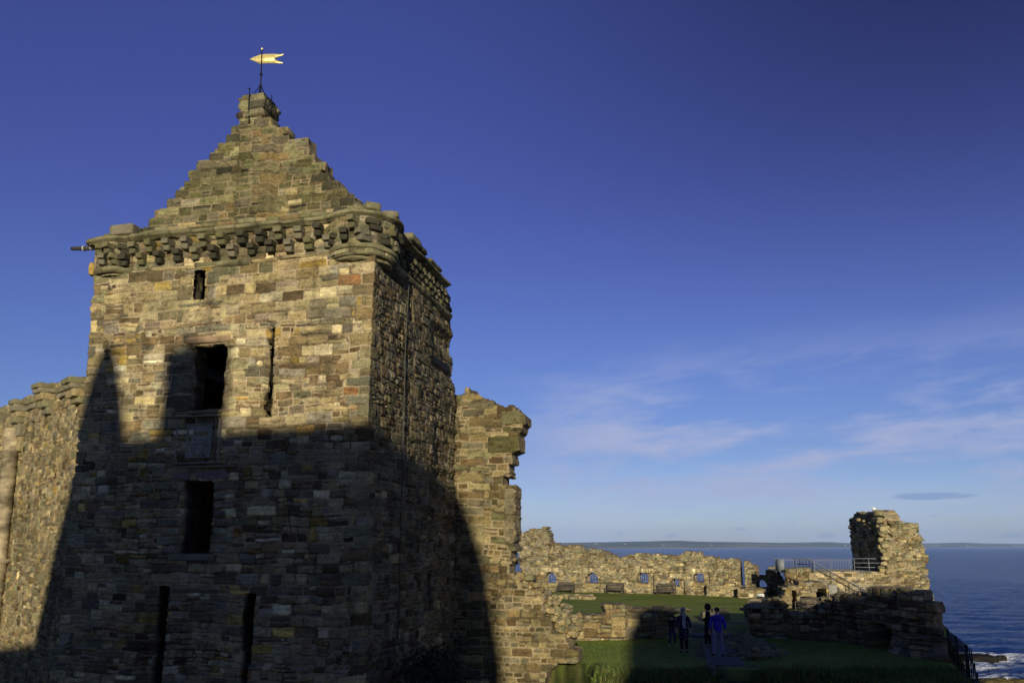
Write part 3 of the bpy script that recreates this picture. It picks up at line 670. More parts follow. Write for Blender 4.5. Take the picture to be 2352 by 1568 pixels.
# ------------------------------------------------------------------ broken wing to the right of the tower
Wp = Wall(C0 + 8.5 * dR - (-dF) * 1.5, -dF)
wing = thing("ruined_wing", "tall broken sandstone wall standing right behind the tower, ragged edge and rubble foot", "wall", (*map(float, Wp.at(2.5)), -1.5))
px_w = [(1030, 900), (1056, 903), (1060, 894), (1094, 893), (1098, 906), (1112, 918), (1130, 922), (1150, 936), (1164, 938), (1166, 931), (1190, 933), (1190, 948), (1206, 958), (1206, 975), (1198, 980), (1196, 990), (1188, 1000), (1192, 1036), (1172, 1042), (1176, 1060), (1168, 1090), (1170, 1114), (1180, 1117), (1181, 1243), (1174, 1249), (1184, 1262), (1182, 1318), (1196, 1330), (1206, 1345), (1222, 1352), (1232, 1368), (1246, 1372), (1256, 1396), (1262, 1440), (1290, 1446), (1304, 1462), (1308, 1494), (1326, 1500), (1326, 1522), (1300, 1530), (1278, 1530), (1254, 1552), (1252, 1700), (1030, 1700)]
pw = Wp.poly(px_w)
us_, zs_ = Wp.px(1113, 1200)
def w_extra(U, V): return .16 * smooth((us_ - U) / .02) * smooth((Wp.px(1113, 1030)[1] - V) / .2) + .10 * vn(U * .6, V * .6, 5) + .18 * smooth((4.2 - V) / 1.5) * smooth((U - 2.6) / 1.0)
wf = [(*rect(Wp, 1158, 1117, 1181, 1180), 'grey', .05), (*rect(Wp, 1158, 1181, 1181, 1243), 'grey', .05), (*rect(Wp, 1150, 945, 1206, 978), 'greygreen', .10), (*rect(Wp, 1120, 1000, 1192, 1040), 'olive', .06)]
masonry("wall", m_stone, wing, [Wp.at(0), Wp.at(6.9)], -1.5, 10.2, .03, .03, 71, 'wing', keep=lambda u, v: inpoly(u, v, pw), clip=[(u + (.03 if u > 1 else -.2), z + .05) for u, z in pw], extra=w_extra, forced=wf, tone=(.70, .69, .62), thick=1.1, K=7, back=True, quoins=(us_ - .3,),
        restyle=(lambda u, v: np.where(v > 8.2, .75, .1), [('greygreen', 8), ('umber', 4), ('brown', 6), ('olive', 4), ('fawn', 4)]))
mb = MB(); rs = np.random.default_rng(12)
for k in range(260):                                             # loose rubble heaped against the broken foot of the wing
    t = rs.random(); x = 1185 + 120 * t + rs.normal(0, 8); y = 1325 + 125 * t ** 1.1 + rs.normal(0, 8); u, z = Wp.px(x, y); dpt_ = rs.uniform(.1, 1.5)
    s = rs.uniform(.12, .30); stone_mb(mb, Wp.xyz(u + dpt_ * .15, z - dpt_ * .12, -dpt_), (s * 1.2, s, s * .7), str(rs.choice(['grey', 'fawn', 'greygreen', 'brown', 'tan'])), k, rs.uniform(0, 3), .035, .03, 4, rs.normal(0, .4))
mb.build("rubble", m_stone, wing)

# ------------------------------------------------------------------ low wall across the court
A_, B_ = onz(1250, 1471)[:2], onz(1570, 1466)[:2]
Wl = Wall(A_, B_ - A_); LL = float(np.hypot(*(B_ - A_)))
low = thing("low_wall", "low ruined wall across the near lawn, half sunlit with one square pier, half in shadow", "wall", (float(A_[0]), float(A_[1]), 0))
pl = Wl.poly([(1245, 1386), (1275, 1384), (1306, 1391), (1311, 1408), (1392, 1409), (1396, 1390), (1400, 1386), (1426, 1387), (1432, 1392), (1470, 1394), (1505, 1396), (1528, 1401), (1538, 1411), (1552, 1416), (1566, 1426), (1572, 1600), (1240, 1600)])
pp = Wl.px(1398, 1400)[0], Wl.px(1434, 1400)[0]
masonry("wall", m_stone, low, [A_, B_], -.4, 2.4, .035, .03, 81, 'rubble', keep=lambda u, v: inpoly(u, v, pl), thick=.8, K=6, back=True, extra=lambda U, V: .22 * ((U > pp[0]) & (U < pp[1])) + .1 * vn(U, V, 3),
        forced=[(pp[0] + .02, pp[1] - .02, .12, 1.02, 'tan', .03), (pp[0], pp[1], 1.02, 1.2, 'greygreen', .05), (Wl.px(1312, 1408)[0], Wl.px(1392, 1408)[0], 1.1, 1.28, 'buff', .08)], tone=(1.1, 1.08, 1.02), core=(.28, .24, .16))
mb = MB(); rs = np.random.default_rng(3)
for k in range(26):
    u = rs.uniform(0, 1.2) if k < 12 else rs.uniform(4.4, 7.0); stone_mb(mb, Wl.xyz(u, 1.25 + .25 * rs.random() - (.03 * u if k > 11 else 0), -.4 + rs.normal(0, .15)), rs.uniform(.18, .5, 3) * (1.2, 1, .6), str(rs.choice(['grey', 'fawn', 'greygreen'])), k + 300, rs.uniform(0, 3), .07, .03, 4)
mb.build("cope_stones", m_stone, low)

# ------------------------------------------------------------------ far wall with barred windows
A2, B2 = onz(1188, 1356)[:2], onz(1742, 1369.5)[:2]
Wb = Wall(A2, B2 - A2); LB_ = float(np.hypot(*(B2 - A2)))
far = thing("far_wall", "long ruined sandstone wall across the lawn with five barred openings to the sea", "wall", (float(A2[0]), float(A2[1]), 0))
pb = Wb.poly([(1186, 1236), (1200, 1226), (1214, 1214), (1236, 1212), (1250, 1211), (1256, 1222), (1262, 1240), (1268, 1248), (1292, 1254), (1318, 1252), (1328, 1246), (1332, 1256), (1342, 1262), (1380, 1263), (1398, 1272), (1420, 1278), (1446, 1277), (1470, 1272), (1505, 1271), (1530, 1276), (1566, 1274), (1574, 1266), (1590, 1265), (1604, 1268), (1612, 1274), (1650, 1280), (1690, 1284), (1712, 1288), (1730, 1296), (1748, 1306), (1746, 1316), (1740, 1326), (1738, 1400), (1211, 1400), (1206, 1336), (1196, 1310), (1188, 1270)])
ops = [(1249, 1313, 1277, 1339), (1345, 1314, 1373, 1339), (1464, 1316, 1488, 1339), (1543, 1329, 1559, 1346), (1594, 1316, 1617, 1336), (1389, 1339, 1407, 1345)]
orr = [rect(Wb, *q) for q in ops]
def b_hole(U, V):
    h = np.zeros(U.shape, bool)
    for i, r in enumerate(orr[:5]):
        c, hw = (r[0] + r[1]) / 2, (r[1] - r[0]) / 2; t = .45 if i < 2 else .12
        h |= (abs(U - c) < hw) & (V > r[2]) & (V < r[3] - t * ((U - c) / hw) ** 2)
    return h
def b_extra(U, V):
    e = .15 * vn(U * .4, V * .4, 4) + .08 * vn(U * 1.2, V * 1.2, 5)
    for i, r in enumerate(orr):
        e -= (.30 if i > 1 else .12) * ((U > r[0] - .1) & (U < r[1] + (.45 if i > 1 else .2)) & (V > r[2] - (.9 if i < 5 else 0)) & (V < r[3] + .05))
    return e
bf = []
for i, r in enumerate(orr[:5]):
    w = (r[1] - r[0] + .5) / 7
    for k in range(7): bf.append((r[0] - .25 + k * w, r[0] - .25 + (k + 1) * w, r[3] + .02, r[3] + .42, 'pale' if k % 2 else 'buff', .05))
    bf.append((r[0] - .15, r[1] + .15, r[2] - .3, r[2], 'tan', .04))
ucr = Wb.px(1706, 1330)[0]
masonry("wall", m_far, far, [A2, B2], -.5, 6.4, .07, .05, 91, 'ruin_fine', keep=lambda u, v: inpoly(u, v, pb), hole=lambda U, V: b_hole(U, V) | ((abs(U - ucr) < .16) & (V > .7) & (V < 3.4)), extra=b_extra, forced=bf, thick=lambda u, v: np.where((v < 2.4) & (v > .3), .30, 1.2), K=6, back=True,
        restyle=(lambda u, v: np.clip((v - 2.3) / 1.6, 0, .75), [('greygreen', 10), ('umber', 5), ('fawn', 8), ('brown', 6), ('grey', 5)]), amp=1.2)
for i, r in enumerate(orr[:5]):
    mb = MB(); n = 5 if i != 3 else 4
    for k in range(n): u = r[0] + (r[1] - r[0]) * (k + .5) / n; mb.tube([Wb.xyz(u, r[2] - .05, -.35), Wb.xyz(u, r[3] + .05, -.35)], .018, 6)
    mb.tube([Wb.xyz(r[0] - .05, r[2] + .2, -.35), Wb.xyz(r[1] + .05, r[2] + .2, -.35)], .018, 6)
    mb.build("window_bars", m_steel, far, True)
Ab = math.atan2(Wb.d[1], Wb.d[0])
def block_wall(name, label, x0, x1, y0, y1, out, th, seed, jag=.12, cat="wall"):
    r = rect(Wb, x0, y0, x1, y1); t = thing(name, label, cat, Wb.xyz(r[0], 0, out))
    p = [np.array(Wb.xyz(r[0], 0, out - th)[:2]), np.array(Wb.xyz(r[0], 0, out)[:2]), np.array(Wb.xyz(r[1], 0, out)[:2]), np.array(Wb.xyz(r[1], 0, out - th)[:2])]
    masonry("wall", m_far, t, p, -.4, r[3] + .3, .07, .05, seed, 'ruin', keep=lambda u, v: v < r[3] + jag * vn(u * 2, u * 0, seed) * 2, thick=th, K=5)
    return t, r
block_wall("low_ledge", "low block of masonry against the right part of the far wall", 1629, 1706, 1342, 1368, .9, .85, 95, .1)
tb, rb = block_wall("stone_plinth", "stone block by the arch carrying a small white plate", 1706, 1770, 1350, 1376, 2.2, 2.0, 97, .08)
mb = MB(); a = rect(Wb, 1748, 1360, 1763, 1366); mb.box(Wb.xyz((a[0] + a[1]) / 2, (a[2] + a[3]) / 2, 2.32), (a[1] - a[0], .04, a[3] - a[2]), Ab, (.75, .75, .72))
for k in range(6): mb.box(Wb.xyz(a[0] + (a[1] - a[0]) * (k + 1) / 7, (a[2] + a[3]) / 2, 2.345), (.05, .008, .05), Ab, (.2, .2, .2))
mb.build("name_plate", m_attr, tb)
# ------------------------------------------------------------------ arch closing the far wall on the right
WA = Wall(B2 + az(103) * -.3, az(112)); arch_t = thing("broken_arch", "low broken stone arch at the right end of the far wall, sea showing through", "arch", (*map(float, WA.p), 0))
pa = WA.poly([(1728, 1316), (1748, 1322), (1757, 1318), (1764, 1306), (1772, 1300), (1784, 1304), (1790, 1320), (1800, 1350), (1800, 1420), (1728, 1420)])
hx0, hz0 = WA.px(1737, 1350); hx1, hz1 = WA.px(1762, 1331)
masonry("wall", m_far, arch_t, [WA.at(-1.0), WA.at(WA.px(1800, 1350)[0])], -.3, 4.4, .06, .05, 99, 'ruin_fine', keep=lambda u, v: inpoly(u - 1.0, v, pa), thick=1.6, K=6, back=True,
        hole=lambda U, V: (((U - 1.0 - (hx0 + hx1) / 2) / ((hx1 - hx0) / 2)) ** 2 + (np.maximum(V - hz0, 0) / (hz1 - hz0)) ** 2 < 1) & (V > hz0), amp=1.2)

# ------------------------------------------------------------------ sea tower on the right with its platform
D_ = 62.0
WS = Wall(atdepth(1780, 1340, D_)[:2], -dF); XS = lambda x, y: WS.px(x, y)
sea_t = thing("ruined_sea_tower", "broken stone tower at the cliff edge, dark hollow side and sunlit face, gull on top", "tower", (*map(float, WS.at(XS(2050, 1340)[0])), 0))
uA, uB = XS(2040, 1300)[0], XS(2131, 1300)[0]
pA = WS.at(uA); pB = WS.at(uB); back_dir = az(4.5)
pAb = pA + back_dir * 8.0
legs = 8.0
ft = WS.poly([(2040, 1196), (2062, 1197), (2104, 1200), (2108, 1206), (2112, 1228), (2120, 1240), (2124, 1262), (2131, 1280), (2131, 1330), (2136, 1352), (2150, 1400), (2150, 1600), (2040, 1600)])
ft = [(u - uA + legs, z) for u, z in ft]
zt0 = XS(2040, 1196)[1]; wb_ = XS(2150, 1400)[0] - uA
def st_keep(u, v):
    lf = u < legs; q = (legs - u)
    topz = zt0 + .05 + .75 * smooth(q / 2.0) - .5 * smooth((q - 6.8) / 1.2) + .3 * vn(u * 1.3, u * 0, 6)
    return np.where(lf, v < topz, inpoly(u, v, ft))
def st_hole(U, V):
    q = legs - U; zf_ = XS(2040, 1310)[1]
    return (q > 1.0) & (q < 2.6) & (V > zf_ + .1) & (V < zf_ + 2.6 + .3 * vn(U * 2, V * 0, 4)) | ((q > 5.6) & (q < 6.2) & (V > zf_ + 1) & (V < zf_ + 2.0))
def st_ex(U, V):
    q = legs - U; return np.where(q > .35, -.35 * vn(U * .7, V * .5, 7) - .25, 0) + .12 * vn(U * .8, V * .8, 8) - .25 * ((abs(q - 1.8) < 1.0) & (V > XS(2040, 1262)[1]) & (V < XS(2040, 1235)[1]) * (q > 0)) 
masonry("wall", m_far, sea_t, [pAb, pA, WS.at(uA + wb_), WS.at(uA + wb_) + back_dir * 5], -2.0, zt0 + 2.2, .06, .05, 101, 'ruin_fine', clip=[(-2, -5), (legs + wb_ + 5, -5), (legs + wb_ + 5, 3.9), (ft[7][0] + .9, 3.9)] + [(u + .08, z + .08) for u, z in ft[7:-3:-1]][:0] + [(u + .06, z + .05) for u, z in reversed(ft[1:9])] + [(legs + .1, zt0 + .12), (legs - .6, zt0 + 1.6), (-2, zt0 + 1.6)], keep=lambda u, v: st_keep(u, v) & (u < legs + wb_ + 4.9) & ((u < legs + wb_) | (v < 4.0)), hole=st_hole, extra=st_ex, thick=1.3, K=6, amp=1.5, seg_du=[.09, .06, .2],
        restyle=(lambda u, v: np.clip((v - 3.5) / 2.5, 0, .7), [('greygreen', 8), ('fawn', 6), ('olive', 4), ('brown', 4)]))
mb = MB(); rs = np.random.default_rng(31)
for k in range(52):                                               # facing stones torn out, standing proud of the dark side
    q = rs.uniform(.2, 7.6); z = rs.uniform(XS(2040, 1308)[1], zt0 + .3); s = rs.uniform(.15, .38); p = pA + back_dir * q + np.array([-.08 * (q > 0) - .1, 0])
    mb = MB(); stone_mb(mb, (p[0] + .15, p[1], z), (s, s * 1.3, s * .7), str(rs.choice(['tan', 'fawn', 'greygreen', 'grey'])), k + 900, rs.uniform(0, 3), .06, .03, 3); mb.build('torn_stone', m_far, sea_t)
for k in range(34):
    z = XS(2040, 1312)[1] + rs.uniform(0, 4.6); p = pA + back_dir * rs.uniform(-.1, .6) + np.array([rs.uniform(-.35, .1), 0]); s = rs.uniform(.3, .65)
    mb = MB(); stone_mb(mb, (p[0], p[1], z), (s, s, s * .65), str(rs.choice(['tan', 'fawn', 'buff', 'greygreen'])), k + 1000, rs.uniform(0, 3), .1, .05, 4); mb.build('torn_stone', m_far, sea_t)
# platform
plat = thing("stone_platform", "walled stone platform left of the sea tower with railings along its top", "platform", (*map(float, WS.at(3)), 0))
uP0, zP = XS(1838, 1311); zP = XS(1950, 1312)[1]
masonry("wall", m_far, plat, [WS.at(uP0) + dR * 9, WS.at(uP0), WS.at(uA + .3)], -.5, zP, .06, .045, 111, 'wing', thick=1.0, K=3, seg_du=[.2, .05], amp=.8, warp=.9)
mb = MB(); q = [WS.at(XS(1778, 1311)[0]) + dR * 1.2, WS.at(uP0), WS.at(uA + .5), WS.at(uA + .5) + dR * 8, WS.at(XS(1778, 1311)[0]) + dR * 8]
mb.add([(*p, zP) for p in q] + [(*p, zP - .12) for p in q], [[5, 6, 1, 0], [6, 7, 2, 1]], (.2, .19, .17), T=[[0, 1, 2], [0, 2, 3], [0, 3, 4]]); mb.build("paving", m_far, plat)
# ------------------------------------------------------------------ railings and stair on the platform
Aw = math.atan2(WS.d[1], WS.d[0])
def WSp(x, y, out=0.0): u, z = WS.px(x, y); return np.array(WS.xyz(u, z, out))
def fence_between(name, label, cat, a, b, h, step, mat, r=.02, rails=(.12, .85), post_every=12, over=.12, zfun=None, group=None):
    a, b = np.array(a, float), np.array(b, float); t = thing(name, label, cat, tuple(a), group); L = np.linalg.norm(b - a); n = int(L / step)
    P = [a + (b - a) * k / n for k in range(n + 1)]
    if zfun: P = [np.array([p[0], p[1], zfun(p[0], p[1])]) for p in P]
    mb = MB()
    for k, p in enumerate(P):
        if k % post_every: mb.tube([p + (0, 0, .06), p + (0, 0, h), p + (0, 0, h + .07)], [r, r, r * .2], 5)
    for q in rails: mb.tube([p + (0, 0, h * q) for p in P[::max(1, len(P) // 12)] + [P[-1]]], r * 1.2, 5)
    mb.build("picket_panel", mat, t)
    for k in range(0, n + 1, post_every):
        mb = MB(); mb.tube([P[k] + (0, 0, -.1), P[k] + (0, 0, h + .05)], r * 1.7, 6); mb.build("post", mat, t)
    return t
zt_p = zP
fa, fb = WSp(1784, 1311), WSp(1963, 1311); fa[2] = fb[2] = zP
fence_between("picket_fence", "pale grey vertical-bar railing along the platform top left of the sea tower", "railing", fa + (0.3, 1.2, 0), fb + (0.3, 1.2, 0), .92, .11, m_paint, .013)
rt = thing("guard_rail", "three-bar steel railing in front of the sea tower's dark hollow", "railing", tuple(fb))
pr = [WSp(x, 1311) * (1, 1, 0) + (.25, .8, zP) for x in (1966, 2000, 2040)]
for p in pr: MB().tube([p, p + (0, 0, .95)], .022, 6).build("post", m_paint, rt)
for h in (.3, .62, .94): MB().tube([pr[0] + (0, 0, h), pr[-1] + (0, 0, h)], .024, 6).build("rail", m_paint, rt)
gt = thing("iron_gate", "dark open-barred gate panel in front of the pale railing", "gate", tuple(WSp(1830, 1311)))
ga, gb = WSp(1832, 1309, -.3), WSp(1868, 1309, -.3); ga[2] = gb[2] = zP
mb = MB()
for k in range(6): p = ga + (gb - ga) * k / 5; mb.tube([p, p + (0, 0, .85)], .018, 5)
for h in (.1, .5, .85): mb.tube([ga + (0, 0, h), gb + (0, 0, h)], .02, 5)
mb.build("frame", m_iron, gt)
bt = thing("pale_board", "pale grey board at the left end of the platform railing", "board", tuple(fa))
b0_, b1_ = WSp(1783, 1310, -.2), WSp(1800, 1310, .3); c_ = (b0_ + b1_) / 2
mb = MB(); mb.box((c_[0], c_[1], zP + .44), (np.hypot(*(b1_ - b0_)[:2]), .06, .88), math.atan2(b1_[1] - b0_[1], b1_[0] - b0_[0]), (.3, .3, .29)); mb.build("panel", m_paint, bt)
mb = MB(); mb.tube([b0_ * (1, 1, 0) + (0, 0, zP - .1), b0_ * (1, 1, 0) + (0, 0, zP + .92)], .035, 6); mb.build('post', m_paint, bt); mb = MB(); mb.tube([b1_ * (1, 1, 0) + (0, 0, zP - .1), b1_ * (1, 1, 0) + (0, 0, zP + .92)], .035, 6); mb.build("post", m_paint, bt)
# stair
st = thing("stone_stair", "stone stair running down to the right along the platform wall with steel handrails", "stair", tuple(WSp(1862, 1313)))
nS = 13; us0, us1 = XS(1852, 1313)[0], XS(1985, 1313)[0]; drop = 2.4
mb = MB()
for k in range(nS):
    a = us0 + (us1 - us0) * k / nS; b = us0 + (us1 - us0) * (k + 1) / nS; z = zP - drop * (k + .5) / nS
    stone_mb(mb, WS.xyz((a + b) / 2, (z - .6) / 1 - .3 + .3, .75), (b - a + .03, 1.2, 1.2), str(rng.choice(['grey', 'fawn', 'greygreen'])), k + 500, Aw, .02, .01, 3)
mb.build("tread", m_far, st)
for out, mt, nm in ((1.3, m_paint, "handrail"), (.2, m_iron, "handrail")):
    mb = MB()
    for h in ((.95, .55) if out < 1 else (.95,)):
        mb.tube([WS.xyz(us0 - .9, zP + h, out), WS.xyz(us0, zP + h, out), WS.xyz(us1 + .3, zP + h - drop * 1.05, out)], .02, 6)
    for k in range(5): u = us0 - .8 + (us1 - us0 + .9) * k / 4; z = zP - drop * max(0, (u - us0) / (us1 - us0)); mb.tube([WS.xyz(u, z - .1, out), WS.xyz(u, z + .95, out)], .02, 6)
    mb.build(nm, mt, st)
la, lb = WSp(1958, 1364, 2.2), WSp(2012, 1364, 2.2)
fence_between("picket_fence", "short run of pale upright bars at the foot of the platform stair", "railing", la, lb, .75, .12, m_paint, .013)

# ------------------------------------------------------------------ broken masonry below the platform
WM = Wall(atdepth(1800, 1380, 55.5)[:2], az(100))
pm = WM.poly([(1797, 1352), (1806, 1346), (1812, 1342), (1826, 1343), (1836, 1338), (1862, 1336), (1880, 1340), (1896, 1344), (1902, 1352), (1908, 1374), (1912, 1420), (1790, 1420)])
mid = thing("masonry_remnant", "low sunlit broken masonry with dark hollows behind the two right-hand benches", "wall", (*map(float, WM.p), 0))
uh = [WM.px(x, 1370) for x in (1825, 1836, 1874, 1894)]
masonry("wall", m_far, mid, [WM.at(-1), WM.at(WM.px(1914, 1370)[0])], -.5, 2.6, .06, .05, 121, 'ruin', keep=lambda u, v: inpoly(u - 1, v, pm), thick=2.2, K=7, amp=1.6,
        hole=lambda U, V: ((U - 1 > uh[2][0]) & (U - 1 < uh[3][0]) & (V > .35 + .5 * vn(U * 3, V * 0, 3)) & (V < 1.25 - .5 * abs(vn(U * 2, V * 0, 7)))) | ((abs(U - 1 - uh[0][0]) < .16) & (V < 1.25)))
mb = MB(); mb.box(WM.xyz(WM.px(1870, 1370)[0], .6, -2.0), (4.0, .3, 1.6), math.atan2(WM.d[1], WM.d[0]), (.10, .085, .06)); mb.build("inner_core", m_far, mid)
heap = thing("rubble_bank", "sunlit heap of rough stones at the left corner of the platform", "rubble", tuple(WSp(1825, 1340)))
mb = MB(); rs = np.random.default_rng(44)
for k in range(120):
    x = rs.uniform(1806, 1852); y = rs.uniform(1308, 1345) ; p = WSp(x, y, .3 + rs.uniform(0, .9)); s = rs.uniform(.25, .6); stone_mb(mb, p, (s * 1.2, s, s * .8), str(rs.choice(['fawn', 'brown', 'greygreen', 'umber', 'olive'])), k + 1200, rs.uniform(0, 3), .1, .05, 3)
mb.build("stones", m_far, heap)
sl = thing("standing_slab", "pale upright stone slab left of the shaded right-hand wall", "stone slab", tuple(atdepth(1913, 1376, 53)))
mb = MB(); q0, q1 = atdepth(1905, 1376, 53), atdepth(1922, 1347, 53); stone_mb(mb, ((q0 + q1) / 2), (q1[0] - q0[0], .16, q1[2] - q0[2] + .3), (.27, .265, .22), 5, -.3, .03, .01, 6); mb.build("slab", m_far, sl, True)

# ------------------------------------------------------------------ shaded ruined wall on the right
pl_ = [onz(*q)[:2] for q in ((1729, 1440), (1728, 1467), (1822, 1466), (1930, 1472), (2010, 1488), (2095, 1503), (2150, 1513))]
pl_[-1] = onz(2166, 1515)[:2]; pl_.append(pl_[-1] + np.array([.30, 1.35]))
pl_ = np.array(pl_); cumr = np.concatenate([[0], np.cumsum(np.hypot(*np.diff(pl_, axis=0).T))])
def seg_prof(i, pts): w = Wall(pl_[i], pl_[i + 1] - pl_[i]); return [(w.px(*q)[0] + cumr[i], w.px(*q)[1]) for q in pts]
pr_ = [(-1, 1.45), (cumr[1] - .2, 1.45)] + seg_prof(1, [(1727, 1408), (1744, 1406), (1748, 1397), (1757, 1391), (1762, 1398), (1776, 1390), (1779, 1376), (1794, 1374), (1800, 1384), (1812, 1394), (1822, 1409)])
pr_ += seg_prof(2, [(1842, 1416), (1864, 1412), (1868, 1398), (1880, 1384), (1892, 1378), (1906, 1374), (1928, 1371)]) + seg_prof(3, [(1934, 1366), (1958, 1363), (1990, 1362), (1994, 1350), (2008, 1352)])
pr_ += seg_prof(4, [(2024, 1356), (2040, 1360), (2048, 1350), (2056, 1364), (2070, 1360), (2092, 1356)]) + seg_prof(5, [(2100, 1354), (2118, 1356), (2130, 1366), (2136, 1376), (2150, 1402)])
uE = cumr[6]; pr_ = pr_[:-1] + seg_prof(5, [(2146, 1396), (2150, 1420), (2156, 1440)]) + [(uE + .02, 1.02), (uE + .6, 1.12), (uE + 1.5, 1.5), (uE + 2.5, 1.2), (uE + 2.5, -3), (-1, -3)]
w4 = Wall(pl_[4], pl_[5] - pl_[4]); w3_ = Wall(pl_[3], pl_[4] - pl_[3])
ra, rb_ = w3_.px(1996, 1470)[0] + cumr[3], w4.px(2056, 1470)[0] + cumr[4]; rz1 = w4.px(2030, 1436)[1]
rw = thing("shaded_wall", "dark ragged castle wall in shadow at the right edge of the near lawn above the sea", "wall", (*map(float, pl_[3]), 0))
masonry("wall", m_stone, rw, pl_, -1.2, 3.0, .04, .035, 131, 'rubble', keep=lambda u, v: inpoly(u, v, pr_), clip=[(u + (.1 if u > 12 else 0), z + .12) for u, z in pr_], thick=lambda u, v: np.where(u > 13.0, .40, 1.5), K=7, back=False, amp=1.25,
        extra=lambda U, V: .25 * vn(U * .5, V * .5, 3) + .12 * vn(U * 1.3, V * 1.3, 5) - 1.1 * ((U > ra) & (U < rb_) & (V < rz1 - .3 * vn(U * 2, U * 0, 4) - .25 * smooth((U - rb_ + .6) / .6))) + .25 * smooth((.55 - V) / .5) * (U > cumr[4]))
mb = MB(); rs = np.random.default_rng(9)
for k in range(52):
    u = rs.uniform(cumr[1], cumr[5] + 1.2)
    if cumr[2] - .4 < u < cumr[2] + 1.0: continue
    i = int(np.searchsorted(cumr, u) - 1); p = pl_[i] + (pl_[i + 1] - pl_[i]) * (u - cumr[i]) / (cumr[i + 1] - cumr[i])
    zt2 = np.interp(u, [q[0] for q in pr_[:-8]], [q[1] for q in pr_[:-8]]); n_ = np.array([0.12, 1.0]) * rs.uniform(.1, 1.3); s = rs.uniform(.15, .42)
    stone_mb(mb, (*(p + n_), zt2 - .06 + rs.normal(0, .05)), (s * 1.3, s, s * .55), str(rs.choice(['grey', 'fawn', 'greygreen', 'brown', 'tan'])), k + 1500, rs.uniform(0, 3), .08, .04, 4)
mb.build("cope_stones", m_stone, rw)

# ------------------------------------------------------------------ benches
def make_bench(label, group=None):
    t = thing("garden_bench", label, "bench", (0, 0, 0), group)
    mb = MB()
    for k in range(5): mb.box((0, -.10 - .095 * k, .43), (1.56, .075, .03))
    mb.build("seat", m_wood, t)
    mb = MB()
    for k in range(17): mb.box((-.72 + .09 * k, .035, .70), (.045, .022, .40), 0, (.5, .5, .5), -.12)
    mb.box((0, .06, .92), (1.56, .05, .09), 0, (.5, .5, .5), -.12); mb.box((0, .01, .50), (1.56, .045, .06))
    mb.build("backrest", m_wood, t)
    for s in (-1, 1):
        for y, h in ((-.5, .62), (.05, .95)):
            mb = MB(); mb.box((s * .75, y, h / 2), (.07, .07, h)); mb.build("leg", m_wood, t)
        mb = MB(); mb.box((s * .75, -.24, .64), (.07, .62, .045)); mb.build("armrest", m_wood, t)
    mb = MB(); mb.box((0, -.5, .375), (1.44, .04, .09)); mb.box((0, .05, .375), (1.44, .04, .09)); mb.build("apron", m_wood, t)
    return t
def place(o, p, rz, s=1.0): o.location = tuple(map(float, p)); o.rotation_euler[2] = rz; o.scale = (s, s, s)
def dup(root, label):
    r = root.copy(); COL.objects.link(r); r["label"] = label
    for ch in list(root.children):
        c = ch.copy(); COL.objects.link(c); c.parent = r
    return r
bench = make_bench("slatted wooden bench below the leftmost barred opening of the far wall", "wooden benches on the lawn")
def E_B(x, y):
    return onz(x, y)
place(bench, E_B(1301, 1361), Ab)
B_L = [("slatted wooden bench in front of the small square recess in the far wall", 1414, 1363, Ab, 1), ("slatted wooden bench below the bricked narrow opening of the far wall", 1532, 1366.2, Ab + .02, 1),
       ("bench turned end-on, the farther of two by the broken masonry", 1846, 1397, -1.15, 1), ("bench with pale seat turned end-on, the nearer of two by the broken masonry", 1862, 1406, -1.05, 1)]
for lb_, x, y, rz, s in B_L: place(dup(bench, lb_), E_B(x, y), rz, s)

# ------------------------------------------------------------------ ground
def ground(x, y):
    x = np.asarray(x, float); y = np.asarray(y, float)
    edge = 28.4 - 3.2 * smooth((x - 9.2) / 3) + .4 * vn(x * .4, y * 0, 3) - 1.5 * smooth((1.0 - x) / 2)
    z = .05 * vn(x * .15, y * .15, 5) + .02 * vn(x * .7, y * .7, 6)
    bank = np.clip(edge - y, 0, 6) * .62; bank = np.where(bank > 3.2, 3.2, bank); z = z - bank * smooth((edge - y) / .6)
    z = np.where(y < 17, z + smooth((17 - y) / 9) * (2.5 + 3.2), z)
    z = z + .28 * smooth((y - 38.6) / 2.0) * (y < 200) * smooth((60 - y) / 20)
    cx = np.where(y > 31, 16.6 + (y - 31) * .475, 16.25 - (31 - y) * .405)
    z = z - 13 * smooth((x - cx) / 1.8) - 4 * smooth((x - cx - 3) / 6)
    z = z - 1.3 * smooth((.2 - x) / 1.2) * smooth((46 - y) / 3)
    z = z - 1.6 * smooth((2.9 - x) / .5) * smooth((30.2 - y) / .5)
    z = z - .34 * (np.abs(x - 7.58 - .09 * (28.5 - y)) < .60 + .03 * (28.5 - y)) * (y < 28.42) * (y > 22)
    z = z - 16 * smooth((y - (79 + .0 * x)) / 8)
    return z
xs = np.unique(np.concatenate([np.arange(-90, -24, 2.0), np.arange(-24, 0, .5), np.arange(0, 20, .2), np.arange(20, 50, .5)]))
ys = np.unique(np.concatenate([np.arange(-80, 10, 2.0), np.arange(10, 22, .5), np.arange(22, 42, .2), np.arange(42, 92, .5)]))
gx, gy = np.meshgrid(xs, ys, indexing='ij'); gz = ground(gx, gy)
ix = np.arange(gx.size).reshape(gx.shape); Fq = np.stack([ix[:-1, :-1], ix[1:, :-1], ix[1:, 1:], ix[:-1, 1:]], -1).reshape(-1, 4)
gc = np.empty(gx.shape + (3,)); mot = fbm(gx * .5, gy * .5, 3, 4); mo2 = fbm(gx * 2.5, gy * 2.5, 8, 3)
stripe = .5 + .5 * np.sin((gy + .25 * gx) * 2.4)
ga_, gb_ = np.array((.145, .215, .035)), np.array((.30, .33, .065))
t = np.clip(.42 + 1.3 * mot + .6 * mo2 + .12 * stripe, 0, 1)[..., None]; gc[:] = ga_ * (1 - t) + gb_ * t
